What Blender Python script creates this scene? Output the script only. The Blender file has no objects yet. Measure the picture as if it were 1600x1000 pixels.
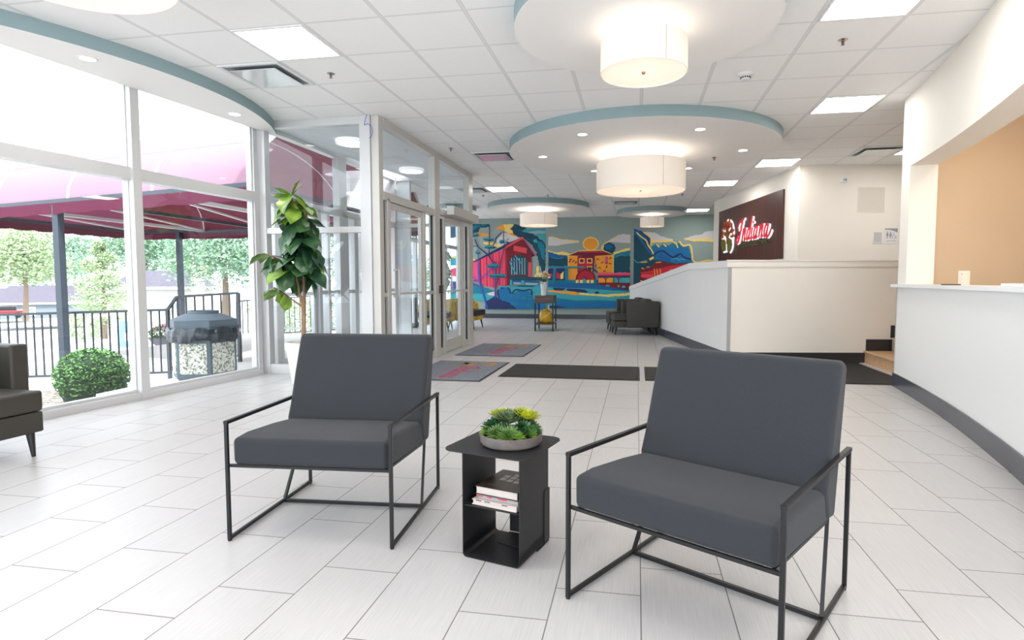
import bpy, math, random
from mathutils import Vector, Matrix
random.seed(7)
SC = bpy.context.scene
COL = SC.collection
PI = math.pi

# ------------------------------------------------------------------ camera, world, exposure
H = 1.114                      # eye height
CE = 2.982                     # ceiling height
yaw, pitch, roll = .17395543, .0620369878, .000434293
cam_d = bpy.data.cameras.new('camera')
cam_o = bpy.data.objects.new('camera', cam_d)
COL.objects.link(cam_o)
fw = Vector((-math.sin(yaw)*math.cos(pitch), math.cos(yaw)*math.cos(pitch), -math.sin(pitch)))
rt = Vector((math.cos(yaw), math.sin(yaw), 0))
up = rt.cross(fw)
r2 = rt*math.cos(roll)+up*math.sin(roll)
u2 = r2.cross(fw)
m3 = Matrix((r2, u2, -fw)).transposed()
cam_o.matrix_world = Matrix.Translation((0, 0, H)) @ m3.to_4x4()
cam_d.sensor_width = 36
cam_d.lens = 901.648538/1600*36
cam_d.shift_x = (800-836.2537)/1600
cam_d.shift_y = (495.2218-500)/1600
cam_d.clip_start = .05
cam_d.clip_end = 400
SC.camera = cam_o

world = bpy.data.worlds.new('sky')
SC.world = world
world.use_nodes = True
bgn = world.node_tree.nodes['Background']
bgn.inputs[0].default_value = (.90, .955, 1, 1)
bgn.inputs[1].default_value = 3.8
sun_d = bpy.data.lights.new('sun', 'SUN')
sun_d.energy = 6.0
sun_d.angle = .06
sun_d.color = (1, .96, .9)
sun_o = bpy.data.objects.new('sun', sun_d)
COL.objects.link(sun_o)
sun_o.rotation_euler = (math.radians(35), 0, math.radians(60))   # high sun from behind the building
SC.view_settings.view_transform = 'Standard'
SC.view_settings.look = 'None'
SC.view_settings.gamma = 1
SC.view_settings.use_curve_mapping = False
SC.view_settings.exposure = 0.26
SC.cycles.use_denoising = True
SC.cycles.max_bounces = 10
SC.cycles.diffuse_bounces = 5
SC.cycles.transparent_max_bounces = 24
SC.cycles.sample_clamp_indirect = 6
SC.cycles.caustics_reflective = False
SC.cycles.caustics_refractive = False
K_PANEL = 15.0        # ceiling panel emission
K_DOWN = 16.0        # downlight beam power
K_POINT = 1.0        # drum lamp bulb scale

# ------------------------------------------------------------------ materials
def lin(c):
    c = c/255
    return c/12.92 if c <= .04045 else ((c+.055)/1.055)**2.4
def RGB(r, g, b): return (lin(r), lin(g), lin(b), 1)
_M = {}
def mat(name, col, rough=.6, metal=0, spec=.5, emit=None, noise=0, nscale=20, bump=0, bscale=200, coat=0):
    if name in _M: return _M[name]
    m = bpy.data.materials.new(name); m.use_nodes = True
    nt = m.node_tree; b = nt.nodes['Principled BSDF']
    c = RGB(*col)
    b.inputs['Base Color'].default_value = c
    b.inputs['Roughness'].default_value = rough
    b.inputs['Metallic'].default_value = metal
    b.inputs['Specular IOR Level'].default_value = spec
    b.inputs['Coat Weight'].default_value = coat
    tc = nt.nodes.new('ShaderNodeTexCoord')
    if noise:
        n = nt.nodes.new('ShaderNodeTexNoise'); n.inputs['Scale'].default_value = nscale; n.inputs['Detail'].default_value = 6
        r = nt.nodes.new('ShaderNodeValToRGB')
        r.color_ramp.elements[0].position = .3; r.color_ramp.elements[1].position = .7
        r.color_ramp.elements[0].color = (c[0]*(1-noise), c[1]*(1-noise), c[2]*(1-noise), 1)
        r.color_ramp.elements[1].color = (min(1, c[0]*(1+noise)), min(1, c[1]*(1+noise)), min(1, c[2]*(1+noise)), 1)
        nt.links.new(tc.outputs['Object'], n.inputs['Vector']); nt.links.new(n.outputs['Fac'], r.inputs['Fac'])
        nt.links.new(r.outputs['Color'], b.inputs['Base Color'])
    if bump:
        n = nt.nodes.new('ShaderNodeTexNoise'); n.inputs['Scale'].default_value = bscale; n.inputs['Detail'].default_value = 3
        bp = nt.nodes.new('ShaderNodeBump'); bp.inputs['Strength'].default_value = bump; bp.inputs['Distance'].default_value = .002
        nt.links.new(tc.outputs['Object'], n.inputs['Vector']); nt.links.new(n.outputs['Fac'], bp.inputs['Height'])
        nt.links.new(bp.outputs['Normal'], b.inputs['Normal'])
    if emit:
        b.inputs['Emission Color'].default_value = RGB(*emit[0])
        b.inputs['Emission Strength'].default_value = emit[1]
    _M[name] = m
    return m

def glass_mat(name='glass', tint=(.97, .99, 1.0), gloss=.05):
    if name in _M: return _M[name]
    m = bpy.data.materials.new(name); m.use_nodes = True; nt = m.node_tree; nt.nodes.clear()
    o = nt.nodes.new('ShaderNodeOutputMaterial'); mx = nt.nodes.new('ShaderNodeMixShader')
    t = nt.nodes.new('ShaderNodeBsdfTransparent'); t.inputs[0].default_value = (*tint, 1)
    g = nt.nodes.new('ShaderNodeBsdfGlossy'); g.inputs['Roughness'].default_value = .0; g.inputs['Color'].default_value = (1, 1, 1, 1)
    ge = nt.nodes.new('ShaderNodeNewGeometry'); dt = nt.nodes.new('ShaderNodeVectorMath'); dt.operation = 'DOT_PRODUCT'
    nt.links.new(ge.outputs['Normal'], dt.inputs[0]); nt.links.new(ge.outputs['Incoming'], dt.inputs[1])
    ab = _math(nt, 'ABSOLUTE', dt.outputs['Value'])
    fr = _math(nt, 'ADD', _math(nt, 'MULTIPLY', _math(nt, 'POWER', _math(nt, 'SUBTRACT', 1, ab), 5), .5), .03)
    nt.links.new(fr, mx.inputs[0]); nt.links.new(t.outputs[0], mx.inputs[1]); nt.links.new(g.outputs[0], mx.inputs[2])
    nt.links.new(mx.outputs[0], o.inputs['Surface'])
    _M[name] = m
    return m

def translucent_mat(name, col, fac=.5, emit=0, ecol=(255, 255, 255), rough=.7):
    if name in _M: return _M[name]
    m = bpy.data.materials.new(name); m.use_nodes = True; nt = m.node_tree; nt.nodes.clear()
    o = nt.nodes.new('ShaderNodeOutputMaterial'); mx = nt.nodes.new('ShaderNodeMixShader'); mx.inputs[0].default_value = fac
    d = nt.nodes.new('ShaderNodeBsdfDiffuse'); d.inputs[0].default_value = RGB(*col)
    t = nt.nodes.new('ShaderNodeBsdfTranslucent'); t.inputs[0].default_value = RGB(*col)
    nt.links.new(d.outputs[0], mx.inputs[1]); nt.links.new(t.outputs[0], mx.inputs[2])
    if emit:
        e = nt.nodes.new('ShaderNodeEmission'); e.inputs[0].default_value = RGB(*ecol); e.inputs[1].default_value = emit
        a = nt.nodes.new('ShaderNodeAddShader'); nt.links.new(mx.outputs[0], a.inputs[0]); nt.links.new(e.outputs[0], a.inputs[1])
        nt.links.new(a.outputs[0], o.inputs['Surface'])
    else:
        nt.links.new(mx.outputs[0], o.inputs['Surface'])
    _M[name] = m
    return m

def _math(nt, op, a=None, b=None, c=None):
    n = nt.nodes.new('ShaderNodeMath'); n.operation = op
    for i, v in enumerate((a, b, c)):
        if v is None: continue
        if isinstance(v, (int, float)): n.inputs[i].default_value = v
        else: nt.links.new(v, n.inputs[i])
    return n.outputs[0]

def floor_mat():
    m = bpy.data.materials.new('floor_tile'); m.use_nodes = True; nt = m.node_tree; b = nt.nodes['Principled BSDF']
    tc = nt.nodes.new('ShaderNodeTexCoord'); sx = nt.nodes.new('ShaderNodeSeparateXYZ'); nt.links.new(tc.outputs['Object'], sx.inputs[0])
    W, L = .3040, .6096
    u = _math(nt, 'DIVIDE', _math(nt, 'SUBTRACT', sx.outputs[0], .026), W)
    k = _math(nt, 'FLOOR', u); fu = _math(nt, 'SUBTRACT', u, k)
    off = _math(nt, 'MULTIPLY', _math(nt, 'SUBTRACT', k, 3), 1/3)
    v = _math(nt, 'SUBTRACT', _math(nt, 'DIVIDE', _math(nt, 'SUBTRACT', sx.outputs[1], 1.61), L), off)
    kv = _math(nt, 'FLOOR', v); fv = _math(nt, 'SUBTRACT', v, kv)
    du = _math(nt, 'MULTIPLY', _math(nt, 'MINIMUM', fu, _math(nt, 'SUBTRACT', 1, fu)), W)
    dv = _math(nt, 'MULTIPLY', _math(nt, 'MINIMUM', fv, _math(nt, 'SUBTRACT', 1, fv)), L)
    d = _math(nt, 'MINIMUM', du, dv)
    g = _math(nt, 'LESS_THAN', d, .0020)
    # streaks along the tile
    mp = nt.nodes.new('ShaderNodeMapping'); mp.inputs['Scale'].default_value = (260, 6, 1)
    nt.links.new(tc.outputs['Object'], mp.inputs[0])
    n = nt.nodes.new('ShaderNodeTexNoise'); n.inputs['Scale'].default_value = 1; n.inputs['Detail'].default_value = 4
    nt.links.new(mp.outputs[0], n.inputs['Vector'])
    cb = nt.nodes.new('ShaderNodeCombineXYZ'); nt.links.new(k, cb.inputs[0]); nt.links.new(kv, cb.inputs[1])
    wn = nt.nodes.new('ShaderNodeTexWhiteNoise'); nt.links.new(cb.outputs[0], wn.inputs['Vector'])
    r = nt.nodes.new('ShaderNodeValToRGB')
    r.color_ramp.elements[0].position = .35; r.color_ramp.elements[0].color = RGB(187, 184, 183)
    r.color_ramp.elements[1].position = .65; r.color_ramp.elements[1].color = RGB(196, 193, 192)
    nt.links.new(n.outputs['Fac'], r.inputs['Fac'])
    tone = _math(nt, 'ADD', _math(nt, 'MULTIPLY', wn.outputs['Value'], .05), .96)
    vm = nt.nodes.new('ShaderNodeVectorMath'); vm.operation = 'SCALE'
    nt.links.new(r.outputs['Color'], vm.inputs[0]); nt.links.new(tone, vm.inputs['Scale'])
    mx = nt.nodes.new('ShaderNodeMix'); mx.data_type = 'RGBA'
    nt.links.new(g, mx.inputs['Factor']); nt.links.new(vm.outputs[0], mx.inputs[6]); mx.inputs[7].default_value = RGB(112, 104, 102)
    nt.links.new(mx.outputs[2], b.inputs['Base Color'])
    nt.links.new(_math(nt, 'ADD', _math(nt, 'MULTIPLY', g, .5), .33), b.inputs['Roughness'])
    bp = nt.nodes.new('ShaderNodeBump'); bp.inputs['Strength'].default_value = .4; bp.inputs['Distance'].default_value = .001
    nt.links.new(_math(nt, 'SUBTRACT', 1, g), bp.inputs['Height']); nt.links.new(bp.outputs['Normal'], b.inputs['Normal'])
    return m

def ceiling_mat():
    m = bpy.data.materials.new('ceiling_tile'); m.use_nodes = True; nt = m.node_tree; b = nt.nodes['Principled BSDF']
    tc = nt.nodes.new('ShaderNodeTexCoord'); sx = nt.nodes.new('ShaderNodeSeparateXYZ'); nt.links.new(tc.outputs['Object'], sx.inputs[0])
    T = .6096
    def edge(sock, o):
        u = _math(nt, 'DIVIDE', _math(nt, 'SUBTRACT', sock, o), T)
        f = _math(nt, 'FRACT', u)
        return _math(nt, 'MULTIPLY', _math(nt, 'MINIMUM', f, _math(nt, 'SUBTRACT', 1, f)), T)
    ex = edge(sx.outputs[0], .025); ey = edge(sx.outputs[1], 3.96)
    bar = _math(nt, 'MAXIMUM', _math(nt, 'LESS_THAN', ex, .012), _math(nt, 'LESS_THAN', ey, .007))
    rev = _math(nt, 'MAXIMUM', _math(nt, 'LESS_THAN', ex, .016), _math(nt, 'LESS_THAN', ey, .009))
    n = nt.nodes.new('ShaderNodeTexNoise'); n.inputs['Scale'].default_value = 240; nt.links.new(tc.outputs['Object'], n.inputs['Vector'])
    r = nt.nodes.new('ShaderNodeValToRGB')
    r.color_ramp.elements[0].position = .4; r.color_ramp.elements[0].color = RGB(243, 243, 243)
    r.color_ramp.elements[1].position = .6; r.color_ramp.elements[1].color = RGB(248, 248, 248)
    nt.links.new(n.outputs['Fac'], r.inputs['Fac'])
    m1 = nt.nodes.new('ShaderNodeMix'); m1.data_type = 'RGBA'
    nt.links.new(rev, m1.inputs['Factor']); nt.links.new(r.outputs['Color'], m1.inputs[6]); m1.inputs[7].default_value = RGB(208, 208, 209)
    m2 = nt.nodes.new('ShaderNodeMix'); m2.data_type = 'RGBA'
    nt.links.new(bar, m2.inputs['Factor']); nt.links.new(m1.outputs[2], m2.inputs[6]); m2.inputs[7].default_value = RGB(228, 228, 229)
    nt.links.new(m2.outputs[2], b.inputs['Base Color'])
    b.inputs['Roughness'].default_value = .9
    return m

def speckle_mat(name, cols, scale=60, rough=.8, vor=True):
    if name in _M: return _M[name]
    m = bpy.data.materials.new(name); m.use_nodes = True; nt = m.node_tree; b = nt.nodes['Principled BSDF']
    tc = nt.nodes.new('ShaderNodeTexCoord')
    if vor:
        n = nt.nodes.new('ShaderNodeTexVoronoi'); n.inputs['Scale'].default_value = scale
        nt.links.new(tc.outputs['Object'], n.inputs['Vector'])
        w = nt.nodes.new('ShaderNodeTexWhiteNoise'); nt.links.new(n.outputs['Color'], w.inputs['Vector']); src = w.outputs['Value']
    else:
        n = nt.nodes.new('ShaderNodeTexNoise'); n.inputs['Scale'].default_value = scale; n.inputs['Detail'].default_value = 5
        nt.links.new(tc.outputs['Object'], n.inputs['Vector']); src = n.outputs['Fac']
    r = nt.nodes.new('ShaderNodeValToRGB'); r.color_ramp.interpolation = 'CONSTANT' if vor else 'LINEAR'
    el = r.color_ramp.elements
    while len(el) < len(cols): el.new(.5)
    for i, c in enumerate(cols):
        el[i].position = (i/len(cols)) if vor else .3+.4*i/max(1, len(cols)-1); el[i].color = RGB(*c)
    nt.links.new(src, r.inputs['Fac']); nt.links.new(r.outputs['Color'], b.inputs['Base Color'])
    b.inputs['Roughness'].default_value = rough
    _M[name] = m
    return m

def stripe_mat(name, c1, c2, scale=(1, 1, 1), rough=.5, nscale=1):
    """long grained texture (wood)"""
    if name in _M: return _M[name]
    m = bpy.data.materials.new(name); m.use_nodes = True; nt = m.node_tree; b = nt.nodes['Principled BSDF']
    tc = nt.nodes.new('ShaderNodeTexCoord'); mp = nt.nodes.new('ShaderNodeMapping'); mp.inputs['Scale'].default_value = scale
    nt.links.new(tc.outputs['Object'], mp.inputs[0])
    n = nt.nodes.new('ShaderNodeTexNoise'); n.inputs['Scale'].default_value = nscale; n.inputs['Detail'].default_value = 6
    nt.links.new(mp.outputs[0], n.inputs['Vector'])
    r = nt.nodes.new('ShaderNodeValToRGB'); r.color_ramp.elements[0].position = .35; r.color_ramp.elements[1].position = .65
    r.color_ramp.elements[0].color = RGB(*c1); r.color_ramp.elements[1].color = RGB(*c2)
    nt.links.new(n.outputs['Fac'], r.inputs['Fac']); nt.links.new(r.outputs['Color'], b.inputs['Base Color'])
    b.inputs['Roughness'].default_value = rough
    _M[name] = m
    return m

# ------------------------------------------------------------------ mesh helpers
class MB:
    def __init__(s): s.v = []; s.f = []; s.mi = []; s.M = Matrix.Identity(4)
    def add(s, vs, fs, mi=0):
        o = len(s.v)
        s.v += [tuple(s.M @ Vector(v)) for v in vs]
        for f in fs: s.f.append(tuple(i+o for i in f)); s.mi.append(mi)
        return s
    def box(s, x0, x1, y0, y1, z0, z1, mi=0):
        vs = [(x, y, z) for z in (z0, z1) for y in (y0, y1) for x in (x0, x1)]
        return s.add(vs, [(0, 2, 3, 1), (4, 5, 7, 6), (0, 1, 5, 4), (1, 3, 7, 5), (3, 2, 6, 7), (2, 0, 4, 6)], mi)
    def prism(s, poly, z0, z1, mi=0):
        """poly in xy, extruded in z"""
        a = sum(poly[i][0]*poly[(i+1) % len(poly)][1]-poly[(i+1) % len(poly)][0]*poly[i][1] for i in range(len(poly)))
        if a < 0: poly = poly[::-1]
        n = len(poly)
        vs = [(p[0], p[1], z0) for p in poly]+[(p[0], p[1], z1) for p in poly]
        fs = [tuple(range(n-1, -1, -1)), tuple(range(n, 2*n))]+[(i, (i+1) % n, n+(i+1) % n, n+i) for i in range(n)]
        return s.add(vs, fs, mi)
    def bar(s, a, b, w, h=None, mi=0, upv=(0, 0, 1)):
        h = h or w; a = Vector(a); b = Vector(b); d = (b-a).normalized(); u = Vector(upv)
        if abs(d.dot(u)) > .98: u = Vector((0, 1, 0))
        x = d.cross(u).normalized(); y = x.cross(d)
        vs = [p+x*i*w/2+y*j*h/2 for p in (a, b) for i, j in ((-1, -1), (1, -1), (1, 1), (-1, 1))]
        return s.add(vs, [(3, 2, 1, 0), (4, 5, 6, 7), (0, 1, 5, 4), (1, 2, 6, 5), (2, 3, 7, 6), (3, 0, 4, 7)], mi)
    def tube(s, pts, r, n=8, mi=0, closed=False, caps=True):
        pts = [Vector(p) for p in pts]; N = len(pts); rr = r if isinstance(r, (list, tuple)) else [r]*N
        rings = []; ref = None
        for i, p in enumerate(pts):
            if closed: d = pts[(i+1) % N]-pts[i-1]
            else: d = pts[min(i+1, N-1)]-pts[max(i-1, 0)]
            d.normalize()
            if ref is None:
                ref = Vector((0, 0, 1)) if abs(d.z) < .9 else Vector((1, 0, 0))
            x = d.cross(ref); x.normalize(); y = x.cross(d); y.normalize(); ref = y
            rings.append([p+(x*math.cos(t)+y*math.sin(t))*rr[i] for t in [2*PI*k/n for k in range(n)]])
        vs = [v for R in rings for v in R]; fs = []
        for i in range(N if closed else N-1):
            j = (i+1) % N
            for k in range(n): fs.append((i*n+k, i*n+(k+1) % n, j*n+(k+1) % n, j*n+k))
        if caps and not closed: fs += [tuple(range(n-1, -1, -1)), tuple(range((N-1)*n, N*n))]
        return s.add(vs, fs, mi)
    def lathe(s, prof, n=32, c=(0, 0, 0), mi=0):
        """prof: list of (r, z) from bottom to top outside, may fold back inside"""
        vs = []; fs = []; m = len(prof)
        for k in range(n):
            t = 2*PI*k/n
            for r, z in prof: vs.append((c[0]+r*math.cos(t), c[1]+r*math.sin(t), c[2]+z))
        for k in range(n):
            j = (k+1) % n
            for i in range(m-1): fs.append((k*m+i, j*m+i, j*m+i+1, k*m+i+1))
        return s.add(vs, fs, mi)
    def build(s, name, mats, parent=None, smooth=None, bevel=0, bseg=3, subsurf=0, loc=None):
        me = bpy.data.meshes.new(name); me.from_pydata(s.v, [], s.f)
        if not isinstance(mats, (list, tuple)): mats = [mats]
        for m in mats: me.materials.append(m)
        if len(mats) > 1: me.polygons.foreach_set('material_index', s.mi)
        if smooth is not None or bevel or subsurf:
            me.polygons.foreach_set('use_smooth', [True]*len(me.polygons))
            me.set_sharp_from_angle(angle=math.radians(smooth if smooth else 35))
        me.validate(); me.update()
        o = bpy.data.objects.new(name, me); COL.objects.link(o)
        if bevel:
            b = o.modifiers.new('bevel', 'BEVEL'); b.width = bevel; b.segments = bseg; b.limit_method = 'ANGLE'; b.harden_normals = False
            me.polygons.foreach_set('use_smooth', [True]*len(me.polygons))
            for e in me.edges: e.use_edge_sharp = False
            wn = o.modifiers.new('normals', 'WEIGHTED_NORMAL'); wn.keep_sharp = False
        if subsurf:
            sm = o.modifiers.new('subsurf', 'SUBSURF'); sm.levels = subsurf; sm.render_levels = subsurf
        if parent: o.parent = parent
        if loc: o.location = loc
        return o

def thing(name, label, cat, loc=(0, 0, 0), rz=0, group=None):
    o = bpy.data.objects.new(name, None); COL.objects.link(o)
    o.location = loc; o.rotation_euler = (0, 0, rz); o['label'] = label; o['category'] = cat
    o.empty_display_size = .1
    if group: o['group'] = group
    return o
def tag(o, label, cat, group=None):
    o['label'] = label; o['category'] = cat
    if group: o['group'] = group
    return o
def struct(o): o['kind'] = 'structure'; return o
def copy_tree(o, parent=None):
    c = o.copy(); COL.objects.link(c); c.parent = parent
    if parent is not None: c.matrix_parent_inverse = o.matrix_parent_inverse.copy()
    for ch in list(o.children): copy_tree(ch, c)
    return c
def placed(src, loc, rz, label, group=None):
    c = copy_tree(src); c.location = loc; c.rotation_euler = (0, 0, rz); c['label'] = label
    if group: c['group'] = group
    return c
def text_mesh(name, body, size, m, parent, M, depth=.004, shear=0, offset=0, spacing=1, width=None):
    cu = bpy.data.curves.new(name, 'FONT'); cu.body = body; cu.size = size; cu.extrude = depth; cu.shear = shear; cu.offset = offset
    cu.space_character = spacing; cu.align_x = 'CENTER'; cu.align_y = 'CENTER'; cu.resolution_u = 3
    t = bpy.data.objects.new(name, cu); COL.objects.link(t)
    dg = bpy.context.evaluated_depsgraph_get(); dg.update()
    me = bpy.data.meshes.new_from_object(t.evaluated_get(dg)); bpy.data.objects.remove(t); bpy.data.curves.remove(cu)
    if width:
        xs = [v.co.x for v in me.vertices]; k = width/(max(xs)-min(xs))
        for v in me.vertices: v.co.x *= k
    me.transform(M); me.materials.clear(); me.materials.append(m)
    o = bpy.data.objects.new(name, me); COL.objects.link(o); o.parent = parent
    return o
def ribbon(pts, w):
    """2D polygon outlining a stroke"""
    P = [Vector(p) for p in pts]; L = []; R = []
    for i, p in enumerate(P):
        d = (P[min(i+1, len(P)-1)]-P[max(i-1, 0)]).normalized(); n = Vector((-d.y, d.x))
        ww = w[i] if isinstance(w, (list, tuple)) else w
        L.append(p+n*ww/2); R.append(p-n*ww/2)
    return [tuple(q) for q in L], [tuple(q) for q in R]
def smooth_pts(pts, n=5):
    """Catmull-Rom"""
    out = []; P = [Vector(p) for p in pts]
    for i in range(len(P)-1):
        a = P[max(i-1, 0)]; b = P[i]; c = P[i+1]; d = P[min(i+2, len(P)-1)]
        for k in range(n):
            t = k/n
            out.append(tuple(.5*((2*b)+(c-a)*t+(2*a-5*b+4*c-d)*t*t+(3*b-a-3*c+d)*t**3)))
    out.append(tuple(P[-1]))
    return out

# common materials
M_wall = mat('wall_paint_warm_white', (238, 232, 223), .75, noise=.01, nscale=3)
M_wallw = mat('wall_paint_white', (226, 226, 226), .65, noise=.01, nscale=3)
M_white = mat('white_paint', (232, 232, 232), .5)
M_orange = mat('wall_paint_tan', (202, 178, 150), .75, noise=.02, nscale=2)
M_base = mat('baseboard_vinyl', (66, 70, 80), .25)
M_frame = mat('frame_aluminium', (205, 205, 206), .38, metal=.25)
M_frame2 = mat('frame_aluminium_warm', (200, 197, 192), .38, metal=.25)
M_gasket = mat('gasket_black', (20, 20, 22), .5)
M_glass = glass_mat()
M_teal = mat('band_teal', (138, 160, 164), .6)
M_disc = mat('disc_white', (242, 240, 238), .7)
M_panel = mat('panel_diffuser', (255, 255, 255), .5, emit=((255, 252, 246), K_PANEL))
M_down = mat('downlight_lens', (255, 255, 255), .5, emit=((255, 250, 240), 10))
M_black = mat('black_steel', (25, 25, 27), .4, spec=.35)
M_chrome = mat('chrome', (190, 190, 190), .2, metal=1)
M_fabric = mat('charcoal_fabric', (49, 51, 55), .92, noise=.16, nscale=420, bump=.6, bscale=900, spec=.2)

_f = M_fabric.node_tree.nodes['Principled BSDF']; _f.inputs['Sheen Weight'].default_value = .1; _f.inputs['Sheen Roughness'].default_value = .5

# ------------------------------------------------------------------ room shell
wl = lambda y: -4.401+(y-6.17)*.1254          # inner face of the window wall
RAMP_K = Vector((1.2114, 8.132)); RAMP_D = Vector((-.17745, .98413)).normalized()
mb = MB(); mb.prism([(wl(-3)-.0, -3), (6.5, -3), (6.5, 17.0), (-5.35, 17.0), (-5.35, 10), (wl(10), 10)], -.12, 0)
struct(mb.build('floor', floor_mat()))
mb = MB()
mb.prism([(wl(-3)-.1, -3), (6.5, -3), (6.5, 17.1), (-5.4, 17.1), (-5.4, 9.98), (-2.90, 9.98), (-2.90, 6.22), (wl(6.2)-.1, 6.22)], CE, CE+.15)
struct(mb.build('ceiling', ceiling_mat()))
mb = MB(); mb.prism([(wl(6.2)-.1, 6.24), (-2.92, 6.24), (-2.92, 9.98), (wl(10)-.1, 9.98)], CE-.03, CE+.15)
struct(mb.build('ceiling.001', mat('vestibule_ceiling', (228, 230, 232), .8)))
# back wall with the mural
M_sage = mat('wall_paint_sage', (150, 166, 162), .8)
struct(MB().box(-5.4, 6.5, 16.95, 17.1, 0, CE).build('wall_back', M_sage))
struct(MB().box(-5.3, .0, 16.93, 16.95, 0, .13).build('baseboard_back', M_base))
# far left wall with windows
mb = MB()
struct(MB().box(-5.4, -4.03, 9.92, 9.98, 0, CE).build('wall_left', M_wallw))
f = MB()
for y in (9.98, 11.7, 13.4, 15.1, 16.85): f.box(-5.4, -5.3, y, y+.1, 0, CE)
for z in (0, 2.05, CE-.1): f.box(-5.4, -5.3, 9.98, 16.95, z, z+.1)
w = struct(f.build('window_6', M_frame))
MB().box(-5.355, -5.349, 10, 16.9, .08, CE-.05).build('pane', M_glass, w)

# glazed front wall : bays along the slanted line
def on_wall(y, off=0): return Vector((wl(y)+off, y, 0))
def frame_bay(name, y0, y1, rail=(2.045, 2.155), top=CE-.0, sill=.065):
    f = MB(); w_ = .042
    def seg(ya, yb, z0, z1, d0=-.10, d1=0):
        f.prism([(wl(ya)+d0, ya), (wl(ya)+d1, ya), (wl(yb)+d1, yb), (wl(yb)+d0, yb)], z0, z1)
    seg(y0-w_, y0+w_, 0, top, -.07, .03)
    seg(y1-.03, y1+.03, 0, top, -.10, .0)
    seg(y0+.0, y1, 0, sill, -.11, .02)
    seg(y0, y1, sill, sill+.025, -.08, -.02)
    seg(y0, y1, rail[0], rail[1], -.11, .01)
    seg(y0, y1, top-.06, top, -.1, 0)
    # inner stop beads
    for z0, z1 in ((sill+.03, rail[0]), (rail[1], top-.06)):
        seg(y0+w_, y0+w_+.012, z0, z1, -.065, -.04); seg(y1-.05, y1-.03, z0, z1, -.08, -.02)
    o = struct(f.build(name, M_frame))
    for z0, z1 in ((sill+.03, rail[0]), (rail[1], top-.05)):
        g = MB(); g.prism([(wl(y0)-.053, y0+.03), (wl(y0)-.047, y0+.03), (wl(y1)-.047, y1-.02), (wl(y1)-.053, y1-.02)], z0, z1)
        g.build('pane', M_glass, o)
    return o
ys = [-2.75, -1.26, .23, 1.71, 3.2, 4.686, 6.17]
frame_bay('window_1', 3.2, 4.686); frame_bay('window_2', 4.686, 6.17)
frame_bay('window_7', 1.71, 3.2); frame_bay('window_8', .23, 1.71); frame_bay('window_9', -1.26, .23)

# vestibule front glazing (plane y = 6.25)
VY = 6.27
xl = wl(6.2)+.02
f = MB()
f.box(xl-.05, xl+.05, VY-.04, VY+.06, 0, CE-.0)
f.box(xl, -3.1, VY-.03, VY+.05, 0, .115); f.box(xl, -3.1, VY-.03, VY+.05, 1.672, 1.742); f.box(xl, -3.1, VY-.04, VY+.05, CE-.085, CE-.001)
w = struct(f.build('window_3', M_frame, bevel=.003, bseg=2))
MB().box(xl, -3.1, VY+.007, VY+.013, .1, 1.68).build('pane', M_glass, w)
MB().box(xl, -3.1, VY+.007, VY+.013, 1.74, CE-.07).build('pane', M_glass, w)
# corner column
struct(MB().box(-3.115, -2.985, VY-.07, VY+.07, 0, CE).build('trim_1', M_frame, bevel=.004, bseg=2))
struct(MB().box(-2.983, -2.89, VY-.05, VY+.06, 0, CE-.002).build('trim_2', M_frame2, bevel=.004, bseg=2))
# inner door wall (plane x = -2.93)
DX = -2.93
f = MB()
f.box(DX-.05, DX+.05, 8.03, 8.24, 0, CE-.002); f.box(DX-.05, DX+.05, 9.74, 9.98, 0, CE-.002)
f.box(DX-.045, DX+.045, 6.33, 8.03, 2.055, 2.15); f.box(DX-.045, DX+.045, 8.24, 9.74, 2.10, 2.19)
f.box(DX-.05, DX+.055, 6.33, 9.74, CE-.085, CE-.001)
for y in (6.42, 7.60, 8.44, 9.38): f.box(DX-.045, DX+.045, y, y+.07, 0, 2.08)
for a, b in ((6.33, 6.42), (7.67, 8.03), (8.24, 8.44), (9.45, 9.74)):
    f.box(DX-.03, DX+.03, a, b, 0, .1); f.box(DX-.03, DX+.03, a, b, .925, .975)
struct(f.build('trim_3', M_frame2, bevel=.003, bseg=2))
g = MB()
for a, b in ((6.33, 6.42), (7.67, 8.03), (8.24, 8.44), (9.45, 9.74)):
    g.box(DX-.012, DX+.012, b-.03, b-.012, .1, .925); g.box(DX-.012, DX+.012, b-.03, b-.012, .975, 2.055)
struct(g.build('trim_4', M_gasket))
wi = 10
for a, b, z0, z1 in ((6.33, 6.42, .1, 2.06), (7.67, 8.03, .1, 2.06), (8.24, 8.44, .1, 2.1), (9.45, 9.74, .1, 2.1), (6.33, 8.03, 2.15, CE-.08), (8.24, 9.74, 2.19, CE-.08)):
    struct(MB().box(DX-.003, DX+.003, a, b, z0, z1).build('window_%d' % wi, M_glass)); wi += 1
def glass_door(name, y0, y1, h, x, mm):
    f = MB(); s = .055
    f.box(x-.022, x+.022, y0, y0+s, .01, h); f.box(x-.022, x+.022, y1-s, y1, .01, h)
    f.box(x-.022, x+.022, y0+s, y1-s, .01, .20); f.box(x-.022, x+.022, y0+s, y1-s, h-.07, h)
    f.box(x-.03, x+.03, y0+s, y1-s, .945, .968)
    d = struct(f.build(name, mm, bevel=.003, bseg=2))
    MB().box(x-.003, x+.003, y0+s-.01, y1-s+.01, .19, h-.06).build('pane', M_glass, d)
    MB().tube([(x+.02, y0+.13, .93), (x+.09, y0+.13, .93), (x+.09, y0+.13, 1.25), (x+.02, y0+.13, 1.25)], .013, 10).build('handle', mm, d, smooth=50)
    return d
d1 = glass_door('door_1', 6.50, 7.59, 2.05, DX, M_frame2)
d1.children[1].location = (0, .22, .08)
glass_door('door_2', 8.52, 9.37, 2.09, DX, M_frame2)
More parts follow.
